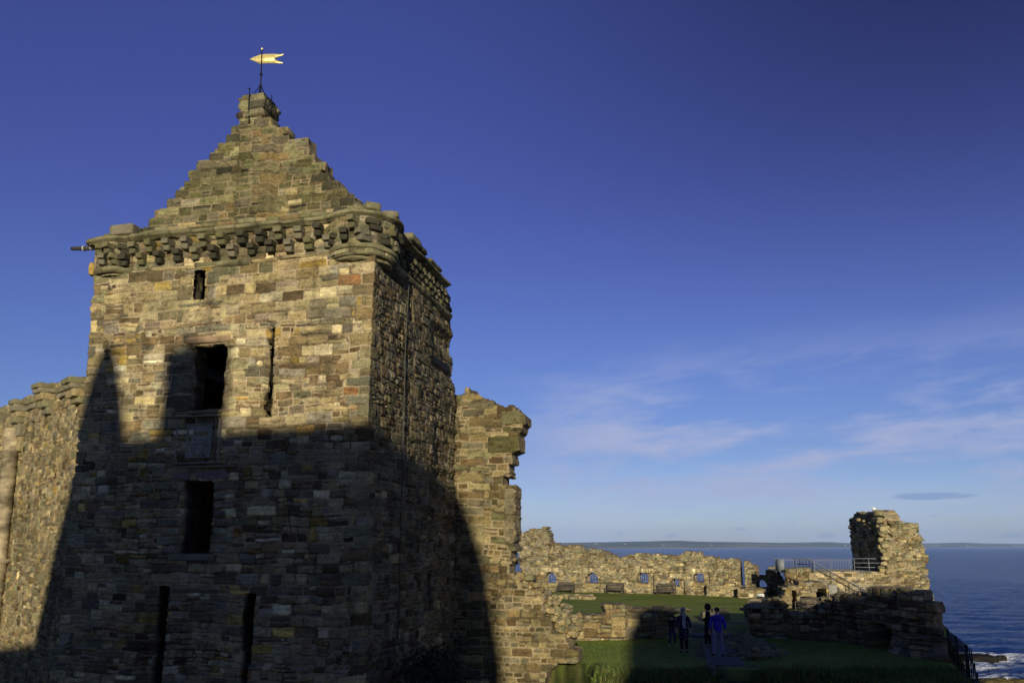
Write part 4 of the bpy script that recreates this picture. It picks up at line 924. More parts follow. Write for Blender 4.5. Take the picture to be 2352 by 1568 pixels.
wr = (smooth(1 - (np.abs(gx - 7.9 - .12 * (gy - 32)) - .7) / .5) * (gy > 28) * (gy < 47) * smooth((fbm(gx * 1.3, gy * 1.1, 15, 3) + .25) * 3))[..., None]; gc = gc * (1 - .75 * wr) + .75 * wr * np.array((.12, .10, .065))
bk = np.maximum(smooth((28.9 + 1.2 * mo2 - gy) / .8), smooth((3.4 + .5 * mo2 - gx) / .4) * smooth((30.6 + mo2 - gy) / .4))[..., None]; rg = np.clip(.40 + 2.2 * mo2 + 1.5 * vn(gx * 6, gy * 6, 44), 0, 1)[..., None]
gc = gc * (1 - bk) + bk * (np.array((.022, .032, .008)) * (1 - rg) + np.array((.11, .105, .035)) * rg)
rock = smooth((-1.5 - gz) / 1.0)[..., None] * ((gx > 14) | (gy > 76))[..., None]; gc = gc * (1 - rock) + rock * np.array((.16, .13, .09))
strt = smooth((9 - gy) / 1.5)[..., None]; gc = gc * (1 - strt) + strt * np.array((.10, .095, .09))
m_grass = M("mown_grass", rough=.9, attr=True, nscale=60, namt=.45, bump=.9, bscale=70, spec=.1, bdist=.05)
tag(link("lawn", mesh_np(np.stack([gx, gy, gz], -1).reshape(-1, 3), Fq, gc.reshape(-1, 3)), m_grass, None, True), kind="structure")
# path, steps
m_slab = M("worn_paving", (.10, .095, .088), .85, nscale=8, namt=.35, bump=.3, bscale=30)
def strip(name, L, R_, z=None, mat=m_slab, lift=.012, n=12):
    V = []
    for k in range(n + 1):
        for P_ in (L, R_):
            p = np.array(P_[0]) + (np.array(P_[1]) - np.array(P_[0])) * k / n; V.append((p[0], p[1], float(ground(p[0], p[1])) + lift))
    return tag(link(name, mesh_np(V, [[2 * k, 2 * k + 1, 2 * k + 3, 2 * k + 2] for k in range(n)]), mat), kind="structure")
strip("path", (onz(1641, 1529)[:2], onz(1628, 1462)[:2]), (onz(1711, 1529)[:2], onz(1668, 1462)[:2]), lift=.02)
stp = thing("garden_steps", "worn stone steps leading down the grass bank from the path", "steps", tuple(onz(1676, 1531)))
c0, c1 = onz(1641, 1529)[:2], onz(1713, 1529)[:2]; mdd = (c0 + c1) / 2; wd_ = float(np.hypot(*(c1 - c0)))
for k in range(12):
    mb = MB(); y_ = mdd[1] - .34 * k - .17; stone_mb(mb, (mdd[0] + .03 * k, y_, -.19 * k - .30 + .02), (wd_ * (1 + .035 * k), .42, .6), (.20, .19, .165), 600 + k, rng.normal(0, .01), .025, .012, 7); mb.build("tread", m_slab, stp, True)
kb = thing("kerb_wall", "low stone kerb running beside the path and the steps", "kerb", tuple(onz(1636, 1500)))
mb = MB(); ka, kc = onz(1624, 1478)[:2], onz(1644, 1545)[:2]
for k in range(11):
    p = ka + (kc - ka) * (k + .5) / 11; zz = float(ground(p[0], p[1])); stone_mb(mb, (p[0] - .1, p[1], max(zz, -.12 * max(0, k - 6)) + .02), (.2, np.hypot(*(kc - ka)) / 11 * .97, .26), (.20, .19, .17), 700 + k, -.08, .03, .012, 4)
mb.build("kerb_stones", m_slab, kb)
th = thing("threshold_step", "two shallow stone steps where the path passes the low wall", "step", tuple(onz(1630, 1462)))
for k, (x0, x1, y) in enumerate(((1590, 1690, 1464), (1592, 1727, 1443))):
    a, b = onz(x0, y), onz(x1, y); mb = MB(); stone_mb(mb, ((a[0] + b[0]) / 2, (a[1] + b[1]) / 2 + .3, .02 + .13 * k), (b[0] - a[0], .8, .26), (.24, .23, .20), 720 + k, 0, .03, .012, 8); mb.build("tread", m_slab, th, True)
bs = thing("stone_block", "flat squared stone lying on the lawn beyond the standing people", "stone", tuple(onz(1642, 1424, .2)))
a, b = onz(1612, 1424, .2), onz(1673, 1424, .2)
mb = MB(); stone_mb(mb, ((a[0] + b[0]) / 2, (a[1] + b[1]) / 2, .42), (b[0] - a[0], .7, .5), 'grey', 5, 0, .05, .02, 7); stone_mb(mb, ((a[0] * .3 + b[0] * .7), (a[1] + b[1]) / 2, .72), ((b[0] - a[0]) * .6, .6, .2), 'grey', 6, 0, .05, .02, 7); mb.build("block", m_stone, bs)
fl = thing("foundation_stones", "line of low foundation stones in the grass left of the first bench", "stones", tuple(onz(1300, 1372)))
mb = MB(); rs = np.random.default_rng(77)
for k in range(40): p = onz(rs.uniform(1262, 1364), rs.uniform(1369, 1376)); s = rs.uniform(.3, .9); stone_mb(mb, (p[0], p[1], .08), (s, s * .7, .3), str(rs.choice(['fawn', 'greygreen', 'tan'])), k + 1700, rs.uniform(-.3, .3), .07, .03, 3)
mb.build("stones", m_far, fl)
mb = MB(); rs = np.random.default_rng(23)
for k in range(620):                                              # loose rubble right of the path
    t = rs.random(); w = rs.normal(0, 1); x = 1698 + 45 * t + w * (16 + 10 * t); y = 1458 + 52 * t + rs.normal(0, 4); p = onz(x, y)
    s = rs.uniform(.05, .24) * (1.5 if rs.random() < .15 else 1); h_ = .32 * math.exp(-(w ** 2)) * (1 - abs(t - .5))
    stone_mb(mb, (p[0], p[1], h_ * rs.random() + .03), (s * 1.3, s, s * .7), str(rs.choice(['grey', 'fawn', 'greygreen', 'brown', 'mauve'])), k + 2000, rs.uniform(0, 3), s * .25, s * .1, 3)
tag(mb.build("rubble_heap", m_stone), "spread heap of loose broken stones on the grass right of the path", "rubble", kind="stuff")
# grass blades on the rough bank and the sunlit strip
rs = np.random.default_rng(6); nB = 42000
bx = rs.uniform(1.0, 15.5, nB); by = np.where(rs.random(nB) < .55, rs.uniform(23.5, 28.8, nB), rs.uniform(28, 37, nB)); bz = ground(bx, by)
ok = ~((abs(bx - mdd[0]) < .75) & (by < 38)) ; bx, by, bz = bx[ok], by[ok], bz[ok]; n = len(bx)
rgh = (by < 28.6); hgt = np.where(rgh, rs.uniform(.05, .26, n) * (1 + 1.6 * np.clip(fbm(bx * 1.2, by * 1.2, 4, 3), -.4, .6)), rs.uniform(.02, .05, n)); ang = rs.uniform(0, 6.28, n); wd = np.where(rgh, .018, .012)
lean = rs.normal(0, .5, (n, 2)) * hgt[:, None]
V = np.empty((n, 3, 3)); dx, dy = np.cos(ang) * wd, np.sin(ang) * wd
V[:, 0] = np.stack([bx - dx, by - dy, bz - .01], 1); V[:, 1] = np.stack([bx + dx, by + dy, bz - .01], 1); V[:, 2] = np.stack([bx + lean[:, 0], by + lean[:, 1], bz + hgt], 1)
cc = np.where(rgh[:, None] & (rs.random(n) < .35)[:, None], np.array([(.16, .145, .05)]), np.array([(.10, .15, .025)])) * rs.uniform(.6, 1.4, (n, 1))
tag(link("grass", mesh_np(V.reshape(-1, 3), np.zeros((0, 4)), np.repeat(cc, 3, 0), np.arange(3 * n).reshape(-1, 3)), m_attr), "rough grass on the bank and short turf of the near lawn", "grass", kind="stuff")
# shrub at the foot of the tower's side
def leafy(name, label, cat, c, rad, n, seed, col, size=.09):
    t = thing(name, label, cat, (c[0], c[1], float(ground(c[0], c[1])))); rs = np.random.default_rng(seed); V = []; Cc = []
    cl = rs.normal(0, 1, (46, 3)); cl /= np.linalg.norm(cl, axis=1, keepdims=True); cl *= rs.uniform(.35, .95, (46, 1)) * np.array(rad)
    for k in range(n):
        p = np.array(c) + cl[rs.integers(46)] + rs.normal(0, .16, 3); e1 = rs.normal(0, 1, 3); e1 /= np.linalg.norm(e1); e2 = np.cross(e1, rs.normal(0, 1, 3)); e2 /= np.linalg.norm(e2); s = size * rs.uniform(.5, 1.2)
        V += [p - e1 * s, p + e2 * s * .5, p + e1 * s, p - e2 * s * .5]; Cc += [np.array(col) * rs.uniform(.5, 1.6)] * 4
    link("foliage", mesh_np(V, np.arange(4 * n).reshape(-1, 4), np.array(Cc)), m_attr, t)
    mb = MB()
    for k in range(7): q = cl[k]; mb.tube([(c[0], c[1], float(ground(c[0], c[1])) - .1), np.array(c) + q * .3, np.array(c) + q], [.05, .03, .012], 5, (.05, .04, .03))
    mb.build("stem", m_attr, t)
pS = Wr.xyz(2.2, -.3, 1.3)
leafy("shrub", "dark leafy shrub at the foot of the tower's shaded side", "shrub", (pS[0], pS[1], .15), (.9, 1.4, 1.3), 5200, 3, (.035, .045, .02))
# ------------------------------------------------------------------ sea, rocks, far shore
SEA = -12.0
xs = np.concatenate([-np.geomspace(30, 30000, 34)[::-1], np.arange(-20, 20, 10), np.arange(20, 36, 3), np.arange(36, 230, .9), np.geomspace(232, 30000, 60)])
ys = np.concatenate([np.arange(30, 84, 6), np.arange(84, 460, .9), np.geomspace(462, 26000, 110)])
gx, gy = np.meshgrid(xs, ys, indexing='ij')
fade = np.exp(-np.maximum(gy - 150, 0) / 260) * (gx > 30) * (gx < 232)
r0 = np.hypot(gx, gy)
wv = .34 * np.sin((gy * .92 + gx * .30) * .52 + 3.2 * fbm(gx * .03, gy * .05, 3, 3)) + .9 * fbm(gx * .16, gy * .34, 5, 4) + .30 * fbm(gx * .6, gy * 1.1, 6, 3)
near = smooth((180 - gy) / 70)
gz = SEA + fade * wv * (.55 + .7 * near)
gc = np.empty(gx.shape + (3,)); gc[:] = (.008, .046, .20)
RK = [(onz(2240, 1514, SEA), 4.2, .9), (onz(2352, 1570, SEA), 3.4, .7), (onz(2195, 1505, SEA), 2.0, .6), (onz(2292, 1553, SEA), 1.5, .35)]
fo = np.zeros(gx.shape)
for p, s, h in RK:
    d = np.hypot((gx - p[0] - s * .3) / 1.7, (gy - p[1]) / 1.1) - s
    fo = np.maximum(fo, smooth(1 - d / 2.6) * smooth((fbm(gx * .55, gy * 1.2, 12, 4) + .04) * 6))
pw_ = onz(2275, 1509, SEA); d = np.hypot((gx - pw_[0]) / 2.2, (gy - pw_[1]) / .8); fo = np.maximum(fo, smooth((4.2 - d) / 3) * smooth((vn(gx * .7, gy * 1.5, 8) + .42) * 3))
for (x, y, L) in ((2178, 1483, 7), (2320, 1553, 8), (2235, 1549, 6), (2300, 1530, 9), (2215, 1535, 8)):
    p = onz(x, y, SEA); d = np.hypot((gx - p[0]) / L, (gy - p[1] - .8 * vn(gx * .3, gy * 0, 4)) / .8); fo = np.maximum(fo, .9 * smooth((1.25 - d) / .6) * smooth((vn(gx * 1.1, gy * 2.2, 9) + .30) * 4))
caps = smooth((wv - .52) * 5) * smooth((fbm(gx * .9, gy * 1.9, 31, 3) - .10) * 8) * smooth((gy - 90) / 40) * fade; fo = np.maximum(fo, .8 * caps)
gc = gc * (1 - fo[..., None]) + np.array((.80, .84, .88)) * fo[..., None]
gz = gz + .25 * fo
ix = np.arange(gx.size).reshape(gx.shape); Fq = np.stack([ix[:-1, :-1], ix[1:, :-1], ix[1:, 1:], ix[:-1, 1:]], -1).reshape(-1, 4)
m_sea = bpy.data.materials.new("sea_water"); m_sea.use_nodes = True; nt = m_sea.node_tree; b = nt.nodes["Principled BSDF"]
at = nt.nodes.new("ShaderNodeAttribute"); at.attribute_name = "Col"; nt.links.new(at.outputs["Color"], b.inputs["Base Color"])
b.inputs["Roughness"].default_value = .22; b.inputs["IOR"].default_value = 1.27; b.inputs["Specular IOR Level"].default_value = .38
tc = nt.nodes.new("ShaderNodeTexCoord"); last = None
for sc, st_, dist, strg in (((.10, .22, .2), 1.0, 4.5, 1.0), ((.5, 1.05, 1), 2.0, 1.5, 1.0), ((1.7, 3.4, 1), 3.0, .55, 1.0)):
    mp = nt.nodes.new("ShaderNodeMapping"); mp.inputs["Scale"].default_value = sc; mp.inputs["Rotation"].default_value = (0, 0, .25); nt.links.new(tc.outputs["Object"], mp.inputs["Vector"])
    nz_ = nt.nodes.new("ShaderNodeTexNoise"); nz_.inputs["Scale"].default_value = 1.0; nz_.inputs["Detail"].default_value = 4; nt.links.new(mp.outputs[0], nz_.inputs["Vector"])
    bp = nt.nodes.new("ShaderNodeBump"); bp.inputs["Strength"].default_value = strg; bp.inputs["Distance"].default_value = dist; nt.links.new(nz_.outputs["Fac"], bp.inputs["Height"])
    if last: nt.links.new(last.outputs["Normal"], bp.inputs["Normal"])
    last = bp
nt.links.new(last.outputs["Normal"], b.inputs["Normal"])
tag(link("sea", mesh_np(np.stack([gx, gy, gz], -1).reshape(-1, 3), Fq, gc.reshape(-1, 3)), m_sea, None, True), kind="structure")
RL = ["low dark rock just offshore with a wave breaking on its right end", "weed-yellowed rock at the bottom right corner of the sea", "small dark rock in the water behind the cliff railing", "flat wet rock between the cliff railing and the corner rock"]
for (p, s, h), lb_, c in zip(RK, RL, ((.018, .016, .013), (.10, .085, .03), (.04, .035, .03), (.06, .05, .035))):
    mb = MB(); rs = np.random.default_rng(int(s * 10))
    for k in range(26):
        q = rs.normal(0, .30, 2) * s * np.array((1.35, .5)); z = rs.uniform(.2, .8) * s * rs.uniform(.25, .5)
        Vv, Fk = rblock((z * 2.6, z * 1.8, h * rs.uniform(.5, 1.5)), .35, k, .15, 9, 1.2); Vv = Vv + .55 * z * np.stack([fbm(Vv[:, 0] * 1.1 + k, Vv[:, 1] * 1.1 + Vv[:, 2] * 1.7, 70 + j_, 4) for j_ in range(3)], 1) * (1, 1, .7); mb.add(Vv + (p[0] + q[0], p[1] + q[1], SEA + .12 * h), Fk, cvar(Vv, c, k, .9, 1.5))
    tag(mb.build("sea_rock", m_far), lb_, "rock")
# cliff buttress seen through the railing
cb = onz(2182, 1524, -3.0); mb = MB()
for k in range(5): stone_mb(mb, (cb[0] + .1 * k, cb[1] + 2, cb[2] + .55 - k * 1.4), (1.4 + .3 * k, 1.6, 1.5), 'tan', 800 + k, .1, .1, .05, 6)
tag(mb.build("sandstone_buttress", m_far), "sunlit yellow sandstone buttress seen through the bars of the cliff railing", "rock")
fa = onz(2163, 1516, 0); fb = np.array([11.9, 20.6, 0])
fence_between("cliff_railing", "dark iron vertical-bar railing running down the cliff edge at lower right", "railing", (16.0, 30.6, 0), (11.7, 20.0, 0), 1.12, .40, m_iron, .02, (.14, .82), 6, zfun=lambda x, y: float(ground(x, y)) if y > 23 else float(ground(x, 23.0)) - (23 - y) * .05)
# far shore: a long low coast, nearer on the left
n = 420; tt = np.linspace(0, 1, n); xa = -9000 + 30000 * tt; ya = 5200 + 3600 * smooth((xa + 800) / 5200) + 5200 * smooth((xa - 2500) / 9000)
pxx = [1200, 1300, 1400, 1480, 1560, 1620, 1700, 1800, 1900, 1960, 2060, 2160, 2220, 2260, 2352, 2600]
pyy = [1246, 1246, 1244.5, 1243, 1241, 1243.5, 1244.5, 1246, 1244.5, 1247, 1248, 1247.5, 1246, 1248, 1249, 1249]
deg = np.arctan2(xa, ya); xp = CX + 1879 * np.tan(deg); hy = np.interp(xp, pxx, pyy)
V = []; Cc = []; rows = 14
for j in range(rows):
    f = j / (rows - 1); dep = f * 2600
    yy = ya + dep; base = SEA + .5; topz = ZE + (1254.3 - hy) / 1879 * np.hypot(xa, ya + 2600) * .98
    zz = base + (topz - base) * (f ** 1.15) * (1 + .06 * fbm(xa / 900, yy / 300 + xa * 0, 7, 4)); zz[:] = np.where(f == 0, SEA - 3, zz)
    V.append(np.stack([xa * (1 + dep / ya * .98), yy, zz], 1))
    fld = vn(xa / 420, yy / 260, 21); c = np.where(fld[:, None] > .12, np.array([(.30, .25, .17)]), np.where(fld[:, None] < -.16, np.array([(.05, .07, .035)]), np.array([(.13, .15, .07)])))
    if j <= 1: c = np.broadcast_to(np.array([(.46, .38, .30)]), (n, 3))
    Cc.append(c)
V = np.concatenate(V); ix = np.arange(len(V)).reshape(rows, n); Fq = np.stack([ix[:-1, :-1], ix[:-1, 1:], ix[1:, 1:], ix[1:, :-1]], -1).reshape(-1, 4)
m_land = M("far_fields", rough=1.0, attr=True, nscale=.01, namt=.25, bump=0, spec=0)
tag(link("hills", mesh_np(V, Fq, np.concatenate(Cc)), m_land, None, True), kind="structure")
# white farmhouses on the far shore
for k, (x, y) in enumerate(((1370, 1248.5), (1436, 1249), (1524, 1251), (1634, 1251), (1941, 1252), (2060, 1252.5), (2150, 1253), (2222, 1253))):
    p = atdepth(x, y, 5600 + 500 * (k > 2) + 4500 * (k > 4)); s = p[1] / 5600; mb = MB()
    mb.box((p[0], p[1], p[2]), (13 * s, 6 * s, 4.5 * s), 0, (.36, .35, .34)); mb.add([(p[0] + a * 6.5 * s, p[1] + b * 3 * s, p[2] + 2.2 * s) for a in (-1, 1) for b in (-1, 1)] + [(p[0] - 6.5 * s, p[1], p[2] + 4.5 * s), (p[0] + 6.5 * s, p[1], p[2] + 4.5 * s)], [[0, 2, 5, 4], [1, 4, 5, 3]], (.25, .22, .2), T=[[0, 4, 1], [2, 3, 5]])
    tag(mb.build("farmhouse", m_attr), "tiny white farmhouse far across the bay on the hazy shore", "house", "farmhouses on the far shore")

# ------------------------------------------------------------------ houses of the street behind the photographer (they cast the long shadows)
sA, cA, tE = math.sin(SUN_AZ - math.pi), math.cos(SUN_AZ - math.pi), math.tan(SUN_EL)
def cast(p, Y): k = (p[1] - Y) / cA; return (float(p[0] - k * sA), float(p[2] + k * tE))
def onf(x, y, Y): u, z = Wf.px(x, y); return cast(Wf.xyz(u, z), Y)
def onc(x, y, Y): u, z = Wc.px(x, y); return cast(Wc.xyz(u, z), Y)
def onw(x, y, Y): u, z = Wp.px(x, y); return cast(Wp.xyz(u, z), Y)
def onl(x, y, Y): u, z = Wl.px(x, y); return cast(Wl.xyz(u, z), Y)
def ong(x, y, Y): return cast(onz(x, y, .15), Y)
def prism(mb, prof, y0, y1, C):
    n = len(prof); V = [(x, y0, z) for x, z in prof] + [(x, y1, z) for x, z in prof]; c = (np.mean([p[0] for p in prof]), np.mean([p[1] for p in prof]))
    V += [(c[0], y0, c[1]), (c[0], y1, c[1])]
    return mb.add(V, [[i, (i + 1) % n, n + (i + 1) % n, n + i] for i in range(n)], C, T=[[2 * n, (i + 1) % n, i] for i in range(n)] + [[2 * n + 1, n + i, n + (i + 1) % n] for i in range(n)])
YH = -26.0
m_harl = M("harled_wall", (.42, .39, .34), .95, nscale=3, namt=.15, bump=.4, bscale=60)
m_slate = M("slate_roof", (.075, .08, .09), .7, nscale=6, namt=.3, bump=.3, bscale=20)
m_pane = M("window_glass", (.03, .035, .045), .08, nscale=3, namt=.1, bump=0, spec=.5)
GZ = 2.4
zr = onf(640, 989, YH)[1]; lA, lB = onc(163, 1110, YH), onc(85, 1455, YH); rA, rB = onw(1058, 1112, YH), onw(1140, 1440, YH)
hl = thing("street_house", "long slate-roofed house with a pointed turret and a chimney, across the street behind the viewer", "house", (-14, YH - 4, GZ))
prof = [(lB[0] - .05, GZ), (lB[0] - .05, lB[1]), (lA[0], zr), (rA[0], zr), (onw(1085, 1200, YH)), (onw(1118, 1310, YH)), (rB[0], rB[1]), (rB[0] - .1, GZ)]
mb = MB(); prism(mb, prof, YH - 8, YH, (.4, .37, .32)); mb.build("wall", m_harl, hl)
mb = MB(); prism(mb, [(lA[0] - .1, zr + .004), (lA[0] + .2, zr + .10), (rA[0] - .2, zr + .10), (rA[0] + .05, zr + .004)], YH - 8.2, YH + .02, (.1, .1, .1)); mb.build("roof", m_slate, hl)
for k in range(7):
    for z in (4.2, 7.4):
        mb = MB(); mb.box((lB[0] + 2.2 + 2.0 * k, YH + .03, z + .5), (1.0, .06, 1.7), 0); mb.build("window", m_pane, hl)
mb = MB(); a = onf(250, 748, YH); bL, bR = onf(200, 900, YH), onf(301, 996, YH); cx_ = a[0]
for y_, hw in ((748, .02), (762, .05), (800, .27), (850, .37), (900, .52), (950, .72), (996, 1.02)): pass
pf = [(1.02, zr - .1), (.80, onf(285, 950, YH)[1]), (.62, onf(280, 890, YH)[1]), (.42, onf(266, 830, YH)[1]), (.24, onf(260, 795, YH)[1]), (.10, onf(255, 775, YH)[1]), (.03, a[1] - .1), (0, a[1])]
mb.lathe(pf, (cx_, YH - .6, 0), 12); mb.build("turret", m_slate, hl)
c1_, c2_ = onf(377, 830, YH), onf(522, 830, YH)
mb = MB(); zc = onf(400, 804, YH)[1]; mb.box(((c1_[0] + c2_[0]) / 2, YH - .5, (zr + zc) / 2), (c2_[0] - c1_[0], .9, zc - zr + .1)); mb.build("chimney", m_harl, hl)
mb = MB(); pt = onf(434, 768, YH); mb.tube([(pt[0], YH - .5, zc), (pt[0], YH - .5, pt[1])], [.16, .13], 10); pt2 = onf(455, 776, YH); mb.tube([(pt2[0], YH - .5, zc), (pt2[0], YH - .5, pt2[1])], [.15, .12], 10); mb.build("chimney_pot", m_harl, hl)
nb = thing("street_cottage", "lower flat-topped house left of the turreted one, behind the viewer", "house", (-34, YH - 4, GZ))
zl = onc(30, 1477, YH)[1]; mb = MB(); prism(mb, [(-60, GZ), (-60, zl), (lB[0] - .12, zl), (lB[0] - .12, GZ)], YH - 7.7, YH - .3, (.4, .37, .32)); mb.build("wall", m_harl, nb)
hr = thing("corner_house", "broad slate-roofed house right of the gap between the houses, behind the viewer", "house", (15, YH - 4, GZ))
e0, e1, e2, e3, e4 = ong(1437, 1568, YH), ong(1447, 1472, YH), onl(1462, 1400, YH), onl(1482, 1386, YH), onl(1545, 1410, YH)
g1, g2, g3 = ong(1612, 1411, YH), ong(1690, 1417, YH), ong(1850, 1421, YH)
prof = [(e0[0] - .2, GZ), e0, e1, e2, e3, (e3[0] + 1.0, e3[1]), (g1[0] - .9, g1[1] - 1.0), g1, g2, g3, (48, g3[1]), (48, GZ)]
mb = MB(); prism(mb, prof, YH - 8, YH, (.4, .37, .32)); mb.build("wall", m_harl, hr)
for k in range(14):
    for z in (4.2, 7.4):
        mb = MB(); mb.box((5 + 3.0 * k, YH + .03, z + .5), (1.0, .06, 1.7), 0); mb.build("window", m_pane, hr)

# ------------------------------------------------------------------ gull on the sea tower
gp = WSp(2013, 1179); gp = np.array(list(pAb * .62 + pA * .38) + [gp[2]]); 
gp = atdepth(2014, 1178, float(gp[1]))
gl = thing("gull", "white gull perched on top of the ruined sea tower", "bird", tuple(gp))
mb = MB(); Vv, Fk = rblock((.55, .22, .24), .12, 3, .004, 6); mb.add(Vv @ np.array(Matrix.Rotation(.5, 3, 'Y')).T + gp + (0, 0, .22), Fk, (.82, .83, .82)); Vv, Fk = rblock((.16, .14, .15), .075, 4, .002, 5); mb.add(Vv + gp + (-.24, 0, .40), Fk, (.85, .85, .84))
mb.tube([gp + (-.2, 0, .34), gp + (-.16, 0, .28)], .07, 6, (.84, .84, .83)); mb.tube([gp + (-.31, 0, .40), gp + (-.40, 0, .38)], [.03, .008], 6, (.7, .5, .08))
mb.tube([gp + (.0, .04, .12), gp + (0, .04, -.05)], .014, 5, (.6, .45, .3)); mb.tube([gp + (.0, -.04, .12), gp + (0, -.04, -.05)], .014, 5, (.6, .45, .3)); mb.build("body", m_attr, gl, True)
mb = MB(); Vv, Fk = rblock((.42, .26, .08), .04, 6, .003, 5); mb.add(Vv @ np.array(Matrix.Rotation(.45, 3, 'Y')).T + gp + (.08, 0, .26), Fk, (.42, .44, .46)); mb.build("wing", m_attr, gl, True)

# ------------------------------------------------------------------ people
DG = None
def skin_mesh(J, Ed, sub=2):
    bm = bmesh.new(); lay = bm.verts.layers.skin.verify(); vs = {}
    for i, (k, (p, r)) in enumerate(J.items()):
        v = bm.verts.new(p); v[lay].radius = r if hasattr(r, '__len__') else (r, r); v[lay].use_root = (i == 0); vs[k] = v
    for a, b in Ed: bm.edges.new((vs[a], vs[b]))
    me = bpy.data.meshes.new("sk"); bm.to_mesh(me); bm.free(); o = bpy.data.objects.new("sk", me); COL.objects.link(o)
    m = o.modifiers.new("s", 'SKIN'); m.use_smooth_shade = True; m.branch_smoothing = .3
    m = o.modifiers.new("u", 'SUBSURF'); m.levels = sub; m.render_levels = sub
    dg = bpy.context.evaluated_depsgraph_get(); r = bpy.data.meshes.new_from_object(o.evaluated_get(dg)); bpy.data.objects.remove(o); return r
def chain(J, Ed, names, pts, rads, start=None):
    pv = start
    for n_, p, r in zip(names, pts, rads):
        J[n_] = (tuple(p), r)
        if pv: Ed.append((pv, n_))
        pv = n_
def person(label, loc_, rz, h, arms, legs=((-.1, 0), (.1, 0)), cm=None, coat=None, hood=False, hat=None, hairc=None, scarf=None, legc=(.05, .06, .12), shoec=(.02, .02, .02), jackc=(.02, .02, .05), long=False, rx=0.0):
    t = thing("person", label, "person", tuple(map(float, loc_))); s = h / 1.76
    skm = M("skin", (.42, .25, .18), .55, nscale=20, namt=.1, bump=.05)
    def fab(c, n_): return M(n_, c, .9, nscale=12, namt=.3, bump=.35, bscale=25)
    J, Ed = {}, []
    chain(J, Ed, ['pel', 'sp', 'ch', 'nb', 'nk', 'hl', 'hd', 'ht'], [(0, 0, .95), (0, .01, 1.14), (0, .01, 1.34), (0, .01, 1.47), (0, 0, 1.53), (0, -.015, 1.60), (0, -.01, 1.67), (0, .005, 1.735)], [(.14, .11), (.12, .1), (.15, .11), .07, .055, (.07, .075), (.078, .092), (.06, .07)])
    chain(J, Ed, ['nose'], [(0, -.112, 1.635)], [.016], 'hl')
    for sd in (-1, 1): chain(J, Ed, ['ear%d' % sd], [(sd * .088, .01, 1.64)], [.018], 'hd')
    TJ, TE = {}, []; SJ = {}
    JJ, JE = {}, []
    chain(JJ, JE, ['p0', 'sp', 'ch', 'nb'], [(0, 0, .80 if not long else .98), (0, .01, 1.12), (0, .01, 1.34), (0, .01, 1.48)], [(.185, .15), (.17, .14), (.185, .145), (.085, .085)])
    if long: chain(JJ, JE, ['k0', 'k1'], [(0, 0, .72), (0, 0, .50)], [(.20, .17), (.215, .19)], 'p0')
    TJ['tp'] = ((0, 0, .98), (.15, .125))
    shoes = []
    for i, sd in enumerate((-1, 1)):
        sh, el, wr, hn = arms[i]; kx, ky = legs[i][:2]; lift = legs[i][2] if len(legs[i]) > 2 else 0
        chain(J, Ed, [f'sh{i}', f'el{i}', f'wr{i}', f'pm{i}', f'kn{i}'], [(sd * .18, .01, 1.42), el, wr, np.array(wr) * .4 + np.array(hn) * .6, hn], [.058, .044, .03, (.034, .022), (.034, .018)], 'ch')
        d = np.array(hn) - np.array(wr); d = d / np.linalg.norm(d); sx = np.cross(d, (0, 1, 0)); sx = sx / (np.linalg.norm(sx) + 1e-6); up = np.cross(sx, d)
        for f in range(4):                                        # four unequal bent fingers and a thumb from the side of the palm
            b = np.array(hn) + sx * (.027 - .018 * f); Lf = (.070, .080, .074, .056)[f]
            chain(J, Ed, [f'f{i}{f}a', f'f{i}{f}b', f'f{i}{f}c'], [b + d * .02, b + d * (.02 + Lf * .5) + up * .008, b + d * (.02 + Lf * .85) + up * .030], [.010, .009, .008], f'kn{i}')
        b = np.array(wr) * .5 + np.array(hn) * .5; chain(J, Ed, [f't{i}a', f't{i}b'], [b + sx * .045 + d * .015, b + sx * .058 + d * .05 + up * .015], [.012, .010], f'pm{i}')
        chain(J, Ed, [f'hp{i}', f'k{i}', f'an{i}', f'to{i}'], [(sd * .09, 0, .90), (sd * .10 + kx * .5, ky * .5 - .02, .50), (sd * .10 + kx, ky + .02, .09 + lift), (sd * .12 + kx, ky - .12, .045 + lift)], [.09, .06, .042, .036], 'pel')
        chain(TJ, TE, [f'hp{i}', f'm{i}', f'k{i}', f'an{i}'], [(sd * .095, 0, .88), (sd * .10 + kx * .25, ky * .25 - .01, .70), (sd * .10 + kx * .5, ky * .5 - .02, .50), (sd * .10 + kx, ky + .025, .11 + lift)], [.11, .095, .078, .066], 'tp')
        chain(JJ, JE, [f'sh{i}', f'sm{i}', f'el{i}', f'wr{i}'], [(sd * .185, .01, 1.41), (np.array((sd * .185, .01, 1.41)) + np.array(el)) / 2, el, np.array(el) * .12 + np.array(wr) * .88], [.085, .075, .066, .052], 'ch')
        shoes.append(((sd * .10 + kx, ky + .04, .06 + lift), (sd * .115 + kx, ky - .06, .05 + lift), (sd * .13 + kx, ky - .16, .04 + lift)))
    R = Matrix.Rotation(rz, 4, 'Z') @ Matrix.Rotation(rx, 4, 'X') @ Matrix.Scale(s, 4)
    def put(name, me, mat):
        me.materials.clear(); me.transform(Matrix.Translation(Vector(map(float, loc_))) @ R); me.materials.append(mat)
        o = bpy.data.objects.new(name, me); COL.objects.link(o); o.parent = t; o.matrix_parent_inverse = Matrix.Translation(Vector(map(float, loc_))).inverted(); return o
    put("body", skin_mesh(J, Ed), skm)
    put("coat" if long else "jacket", skin_mesh(JJ, JE), fab(jackc, "coat_cloth"))
    put("trousers", skin_mesh(TJ, TE), fab(legc, "trouser_cloth"))
    for q in shoes:
        j, e = {}, []; chain(j, e, ['a', 'b', 'c'], q, [(.05, .055), (.05, .045), (.042, .035)]); put("shoe", skin_mesh(j, e), fab(shoec, "shoe_leather"))
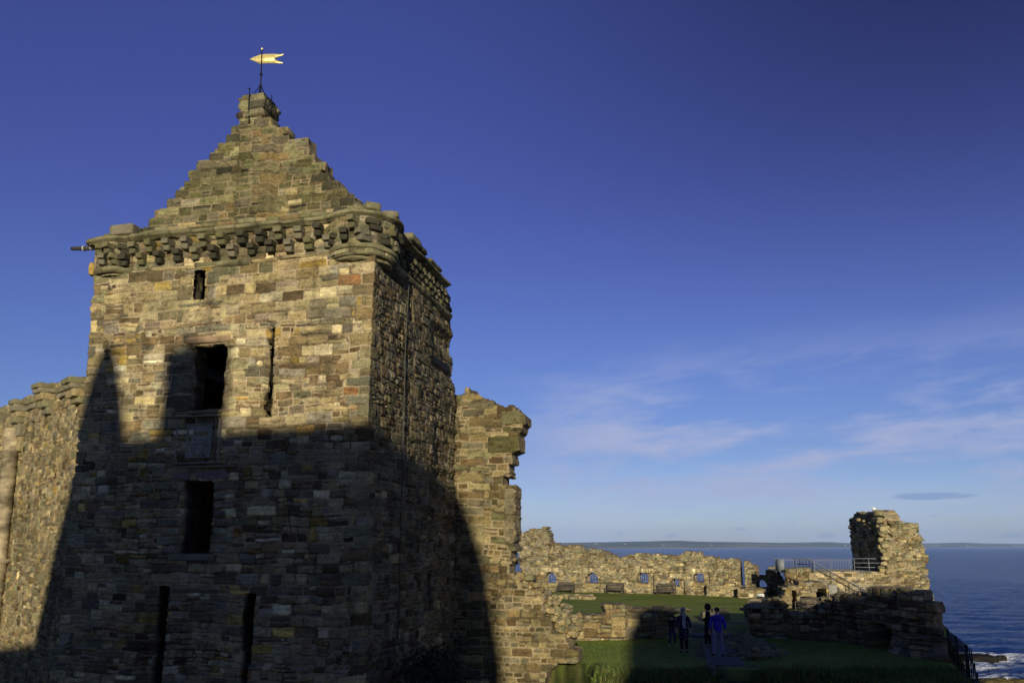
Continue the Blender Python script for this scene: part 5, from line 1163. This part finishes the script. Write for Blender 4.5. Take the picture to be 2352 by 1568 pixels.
    def ball(name, c, r, mat, cut=None):
        mb = MB(); prof = [(math.sin(a) * 1.0, -math.cos(a)) for a in np.linspace(.02 if not cut else cut, math.pi - .02, 12)]
        mb.lathe(prof, (0, 0, 0), 16); V = mb.V[0] * np.array(r) + np.array(c) + .006 * np.stack([vn(mb.V[0][:, 0] * 6, mb.V[0][:, 2] * 6, k) for k in range(3)], 1); return put(name, mesh_np(V, mb.F[0]), mat)
    if hat: ball("hat", (0, .005, 1.70), (.105, .115, .115), fab(hat, "knit"), 1.45); ball("hat_brim", (0, .0, 1.695), (.112, .122, .03), fab(hat, "knit_rim"))
    if hood: ball("hood", (0, .02, 1.655), (.125, .14, .155), fab(jackc, "hood_cloth"), .5)
    if hairc is not None: ball("hair", (0, .022, 1.675), (.098, .108, .098), fab(hairc, "hair"), 1.0)
    if hat or scarf:
        for sd in (-1, 1): ball("eye", (sd * .032, -.092, 1.655), (.013, .009, .008), fab((.03, .02, .02), "eye"))
        ball("mouth", (0, -.092, 1.585), (.024, .008, .006), fab((.25, .09, .08), "lips"))
    if scarf is not None:
        mb = MB(); mb.tube([(.10 * math.cos(a), .10 * math.sin(a), 1.50 + .02 * math.sin(2 * a)) for a in np.linspace(0, 6.28, 14)], .05, 8); V, Fk, T = np.concatenate(mb.V), np.concatenate(mb.F), np.concatenate(mb.T); put("scarf", mesh_np(V, Fk, None, T), fab(scarf, "scarf_wool"))
        mb = MB(); mb.add(*[(np.array([(x + .02 * math.sin(z * 9), -.165 - .02 * (1.5 - z) + (.012 if k else 0), z) for k in (0, 1) for z in np.linspace(1.50, .98, 8) for x in (-.02, .11)])), [[2 * i, 2 * i + 1, 2 * i + 3, 2 * i + 2] for i in range(7)] + [[16 + 2 * i, 16 + 2 * i + 2, 16 + 2 * i + 3, 16 + 2 * i + 1] for i in range(7)]]); put("scarf_end", mesh_np(mb.V[0], mb.F[0]), fab(scarf, "scarf_fringe"))
    return t, put, fab
def zt__(p): return np.array([p[0], p[1], float(ground(p[0], p[1])) + .03])
DOWN = (((-.18, 0, 1.42), (-.27, .03, 1.16), (-.28, -.05, .93), (-.285, -.08, .85)), ((.18, 0, 1.42), (.27, .03, 1.16), (.28, -.05, .93), (.285, -.08, .85)))
HOLDP = (((-.18, 0, 1.42), (-.25, -.02, 1.17), (-.16, -.25, 1.10), (-.12, -.32, 1.12)), ((.18, 0, 1.42), (.25, -.02, 1.17), (.18, -.25, 1.10), (.12, -.32, 1.12)))
CAMP = (((-.18, 0, 1.42), (-.36, -.14, 1.30), (-.14, -.22, 1.55), (-.08, -.23, 1.60)), ((.18, 0, 1.42), (.36, -.14, 1.30), (.14, -.22, 1.55), (.08, -.23, 1.60)))
man, put, fab = person("man in bright blue jacket and grey jeans seen from behind on the path", zt__(onz(1651, 1509)), math.pi - .12, 1.80, DOWN, ((-.04, .0), (.10, .16, .03)), hairc=(.03, .025, .02), jackc=(.035, .03, .40), legc=(.16, .16, .26), shoec=(.015, .015, .02))
mb = MB()
for sd in (-1, 1): mb.tube([(sd * .15, .135, .92), (sd * .165, .12, .84)], .012, 6)
put("reflective_trim", mesh_np(np.concatenate(mb.V), np.concatenate(mb.F), None, np.concatenate(mb.T)), m_white)
mb = MB(); mb.tube([(.075 * math.cos(a), .02 + .07 * math.sin(a), 1.53) for a in np.linspace(0, 6.28, 14)], .018, 6); put("collar", mesh_np(np.concatenate(mb.V), np.concatenate(mb.F), None, np.concatenate(mb.T)), m_white)
mb = MB(); Vv, Fk = rblock((.30, .11, .20), .05, 3, .006, 5); put("hood", mesh_np(Vv + (0, .13, 1.40), Fk), fab((.03, .026, .33), "hood_cloth"))
wom, put, fab = person("woman facing the camera in grey knitted hat, pale scarf and long navy coat", zt__(onz(1572, 1500)), -.25, 1.68, DOWN, ((0, 0), (0, 0)), hat=(.20, .21, .25), scarf=(.30, .31, .34), hairc=None, jackc=(.012, .014, .05), legc=(.012, .012, .016), long=True)
for k in range(3):
    mb = MB(); Vv, Fk = rblock((.03, .015, .03), .007, k, 0, 3); put("button", mesh_np(Vv + (.09, -.185 - .01 * k, .86 - .14 * k), Fk), m_white)
hod, put, fab = person("person in black hooded coat turned away, holding out a white sheet", zt__(onz(1628, 1488)), -1.9, 1.72, HOLDP, ((0, .05), (.02, -.12)), hood=True, jackc=(.008, .008, .010), legc=(.010, .010, .012), shoec=(.10, .06, .03), long=True)
pb_ = zt__(onz(1628, 1488)); R3 = np.array(Matrix.Rotation(-1.9, 3, 'Z')); hp_ = pb_ + R3 @ np.array((0, -.44, 1.13)) * (1.72 / 1.76)
mb = MB(); mb.box(hp_, (.34, .24, .006), -1.9, (.8, .82, .85), .75); tag(mb.build("paper_sheet", m_white), "white sheet of paper held by the person in the black hood", "paper")
kid, put, fab = person("child in dark jacket and jeans standing astride, raising a camera to the face", zt__(onz(1545, 1485)), .35, 1.26, CAMP, ((-.10, .0), (.12, .05)), hairc=(.02, .018, .015), jackc=(.014, .014, .022), legc=(.025, .035, .09), shoec=(.40, .32, .16))
pk = zt__(onz(1545, 1485)); R3 = np.array(Matrix.Rotation(.35, 3, 'Z')); ck = pk + R3 @ np.array((0, -.27, 1.64)) * (1.26 / 1.76)
mb = MB(); mb.box(ck, (.11, .05, .07), .35, (.02, .02, .02)); q = R3 @ np.array((0, -1, 0)); mb.tube([ck + q * .02, ck + q * .08], .028, 10, (.015, .015, .015)); tag(mb.build("camera", m_attr), "small black camera held at the child's face", "camera")
SKY_STR = .05; SUN_STR = 4.8; SUN_COL = (1.0, .90, .70); EXPO = 0.0
TINT0 = (2.35, 2.3, 3.25); TINT1 = (1.85, 1.56, 2.28); TINT2 = (1.72, 1.10, 2.15); DARK = (.38, .36, .40); SOUTH = (.90, .98, 1.6)
CLOUD = (7.8, 8.8, 13.4); CLOUD2 = (9.6, 10.8, 14.6); PUFF = (4.4, 6.0, 11.0); CLOUD_LOC = (1.3, .7, 0); CL_LO = .46; CL_HI = .67
HAZE = 5e-5
# ------------------------------------------------------------------ sky, sun, camera
W = bpy.data.worlds.new("World"); S.world = W; W.use_nodes = True; nt = W.node_tree; N_ = nt.nodes; Lk = nt.links
bg = N_["Background"]; bg.inputs["Strength"].default_value = SKY_STR
sky = N_.new("ShaderNodeTexSky"); sky.sky_type = 'NISHITA'; sky.sun_disc = False; sky.sun_elevation = SUN_EL; sky.sun_rotation = SUN_AZ
sky.altitude = 20; sky.air_density = 1.0; sky.dust_density = .3; sky.ozone_density = 4.0
def math_(op, a, b=None, c=None):
    n = N_.new("ShaderNodeMath"); n.operation = op
    for i, v in enumerate((a, b, c)):
        if v is None: continue
        if hasattr(v, 'is_linked') or hasattr(v, 'links'): Lk.new(v, n.inputs[i])
        else: n.inputs[i].default_value = v
    return n.outputs[0]
def ramp(v, a, b, c=0.0, d=1.0):
    n = N_.new("ShaderNodeMapRange"); n.interpolation_type = 'SMOOTHSTEP'; Lk.new(v, n.inputs[0])
    for i, q in enumerate((a, b, c, d)): n.inputs[i + 1].default_value = q
    return n.outputs[0]
tc = N_.new("ShaderNodeTexCoord"); sx = N_.new("ShaderNodeSeparateXYZ"); Lk.new(tc.outputs["Generated"], sx.inputs[0])
x, y, z = sx.outputs

def cmix(fac, a, b, mode='MIX'):
    n = N_.new("ShaderNodeMix"); n.data_type = 'RGBA'; n.blend_type = mode; n.clamp_result = False
    for i, v in ((0, fac), (6, a), (7, b)):
        if hasattr(v, 'links'): Lk.new(v, n.inputs[i])
        elif isinstance(v, tuple): n.inputs[i].default_value = (*v, 1)
        else: n.inputs[i].default_value = v
    return n.outputs[2]
azm = math_('ARCTAN2', x, y)
tn = cmix(ramp(z, 0, .13), TINT0, TINT1); tn = cmix(ramp(z, .10, .46), tn, TINT2)
side = cmix(math_('MULTIPLY', ramp(azm, -.25, .62), ramp(z, .16, .62)), (1, 1, 1), DARK)
tn = cmix(1.0, tn, side, 'MULTIPLY'); tn = cmix(ramp(y, .35, -.25), tn, SOUTH)
skyc = cmix(1.0, sky.outputs[0], tn, 'MULTIPLY')
# thin cloud: soft bands, rising a little towards the right
shv = math_('SUBTRACT', z, math_('MULTIPLY', azm, .06)); cv = N_.new("ShaderNodeCombineXYZ"); Lk.new(azm, cv.inputs[0]); Lk.new(shv, cv.inputs[1])
def noise(vec, sc, rot, loc_, det, rough=.6, dist=0.0):
    mp = N_.new("ShaderNodeMapping"); mp.inputs["Scale"].default_value = sc; mp.inputs["Rotation"].default_value = (0, 0, rot); mp.inputs["Location"].default_value = loc_; Lk.new(vec, mp.inputs[0])
    n = N_.new("ShaderNodeTexNoise"); n.inputs["Scale"].default_value = 1.0; n.inputs["Detail"].default_value = det; n.inputs["Roughness"].default_value = rough; n.inputs["Distortion"].default_value = dist; Lk.new(mp.outputs[0], n.inputs["Vector"]); return n.outputs["Fac"]
n1 = noise(cv.outputs[0], (3.3, 19, 1), 0, CLOUD_LOC, 8, .56, .25)
n2 = noise(cv.outputs[0], (13, 52, 1), .02, (7.3, 2.1, 0), 8, .65, .6)
mk = math_('MULTIPLY', ramp(z, .02, .08), ramp(z, .27, .15)); mk = math_('MULTIPLY', mk, ramp(azm, -.06, .14))
mk = math_('MULTIPLY', mk, ramp(z, .22, .12, .6, 1.0))
cl = math_('MULTIPLY', math_('MULTIPLY', ramp(math_('ADD', math_('MULTIPLY', n1, .75), math_('MULTIPLY', n2, .35)), CL_LO, CL_HI), mk), .95)
# small low cumulus near the horizon
cy_ = N_.new("ShaderNodeCombineXYZ"); Lk.new(azm, cy_.inputs[0]); Lk.new(z, cy_.inputs[1])
n3 = noise(cy_.outputs[0], (26, 120, 1), 0, (2.2, 5.0, 0), 4, .55); pf_ = math_('MULTIPLY', ramp(n3, .60, .70), math_('MULTIPLY', ramp(z, .004, .012), ramp(z, .045, .025)))
n4 = noise(cy_.outputs[0], (6, 24, 1), 0, (1.0, 3.0, 0), 4); hz = math_('MULTIPLY', math_('MULTIPLY', ramp(n4, .38, .65), ramp(z, .085, .0)), .75)
mx1 = N_.new("ShaderNodeMix"); mx1.data_type = 'RGBA'; Lk.new(cl, mx1.inputs[0]); Lk.new(skyc, mx1.inputs[6]); mx1.inputs[7].default_value = (*CLOUD, 1)
mx2 = N_.new("ShaderNodeMix"); mx2.data_type = 'RGBA'; Lk.new(hz, mx2.inputs[0]); Lk.new(mx1.outputs[2], mx2.inputs[6]); mx2.inputs[7].default_value = (*CLOUD2, 1)
mx3 = N_.new("ShaderNodeMix"); mx3.data_type = 'RGBA'; Lk.new(math_('MULTIPLY', pf_, .6), mx3.inputs[0]); Lk.new(mx2.outputs[2], mx3.inputs[6]); mx3.inputs[7].default_value = (*PUFF, 1)
e1 = math_('POWER', math_('MULTIPLY', math_('SUBTRACT', azm, .482), 20.0), 2.0); e2 = math_('POWER', math_('MULTIPLY', math_('SUBTRACT', z, .0540), 210.0), 2.0)
len_ = ramp(math_('SUBTRACT', math_('ADD', 1.0, math_('MULTIPLY', math_('SUBTRACT', n2, .5), 2.2)), math_('ADD', e1, e2)), .0, .7)
Lk.new(cmix(math_('MULTIPLY', len_, .7), mx3.outputs[2], PUFF), bg.inputs["Color"])
sl_ = bpy.data.lights.new("sun", 'SUN'); sl_.energy = SUN_STR; sl_.angle = math.radians(.55); sl_.color = SUN_COL
so = bpy.data.objects.new("sun", sl_); COL.objects.link(so)
sdir = Vector((math.sin(SUN_AZ) * math.cos(SUN_EL), math.cos(SUN_AZ) * math.cos(SUN_EL), math.sin(SUN_EL))); so.rotation_euler = sdir.to_track_quat('Z', 'Y').to_euler(); so.location = (-20, -60, 40)
cd = bpy.data.cameras.new("camera"); cam = bpy.data.objects.new("camera", cd); COL.objects.link(cam); S.camera = cam
cd.sensor_width = 36; cd.sensor_fit = 'HORIZONTAL'; cd.lens = F / 2352 * 36; cd.shift_y = (CY - 784) / 2352; cd.clip_start = .1; cd.clip_end = 80000
cam.location = tuple(EYE); cam.rotation_euler = (math.pi / 2 + PITCH, 0, 0)
S.view_settings.view_transform = 'Standard'; S.view_settings.look = 'None'; S.view_settings.exposure = EXPO; S.view_settings.gamma = 1
S.cycles.use_denoising = True; S.cycles.max_bounces = 6; S.cycles.diffuse_bounces = 3

# ------------------------------------------------------------------ the air over the bay
if HAZE:
    hm = bpy.data.materials.new("sea_air"); hm.use_nodes = True; hn = hm.node_tree; hn.nodes.remove(hn.nodes["Principled BSDF"])
    pv = hn.nodes.new("ShaderNodeVolumePrincipled"); pv.inputs["Density"].default_value = HAZE; pv.inputs["Color"].default_value = (.42, .62, 1.0, 1); pv.inputs["Anisotropy"].default_value = -.15
    hn.links.new(pv.outputs[0], hn.nodes["Material Output"].inputs["Volume"])
    mb = MB(); mb.box((6000, 8200, 140), (40000, 17400, 320)); tag(mb.build("haze", hm), kind="stuff")
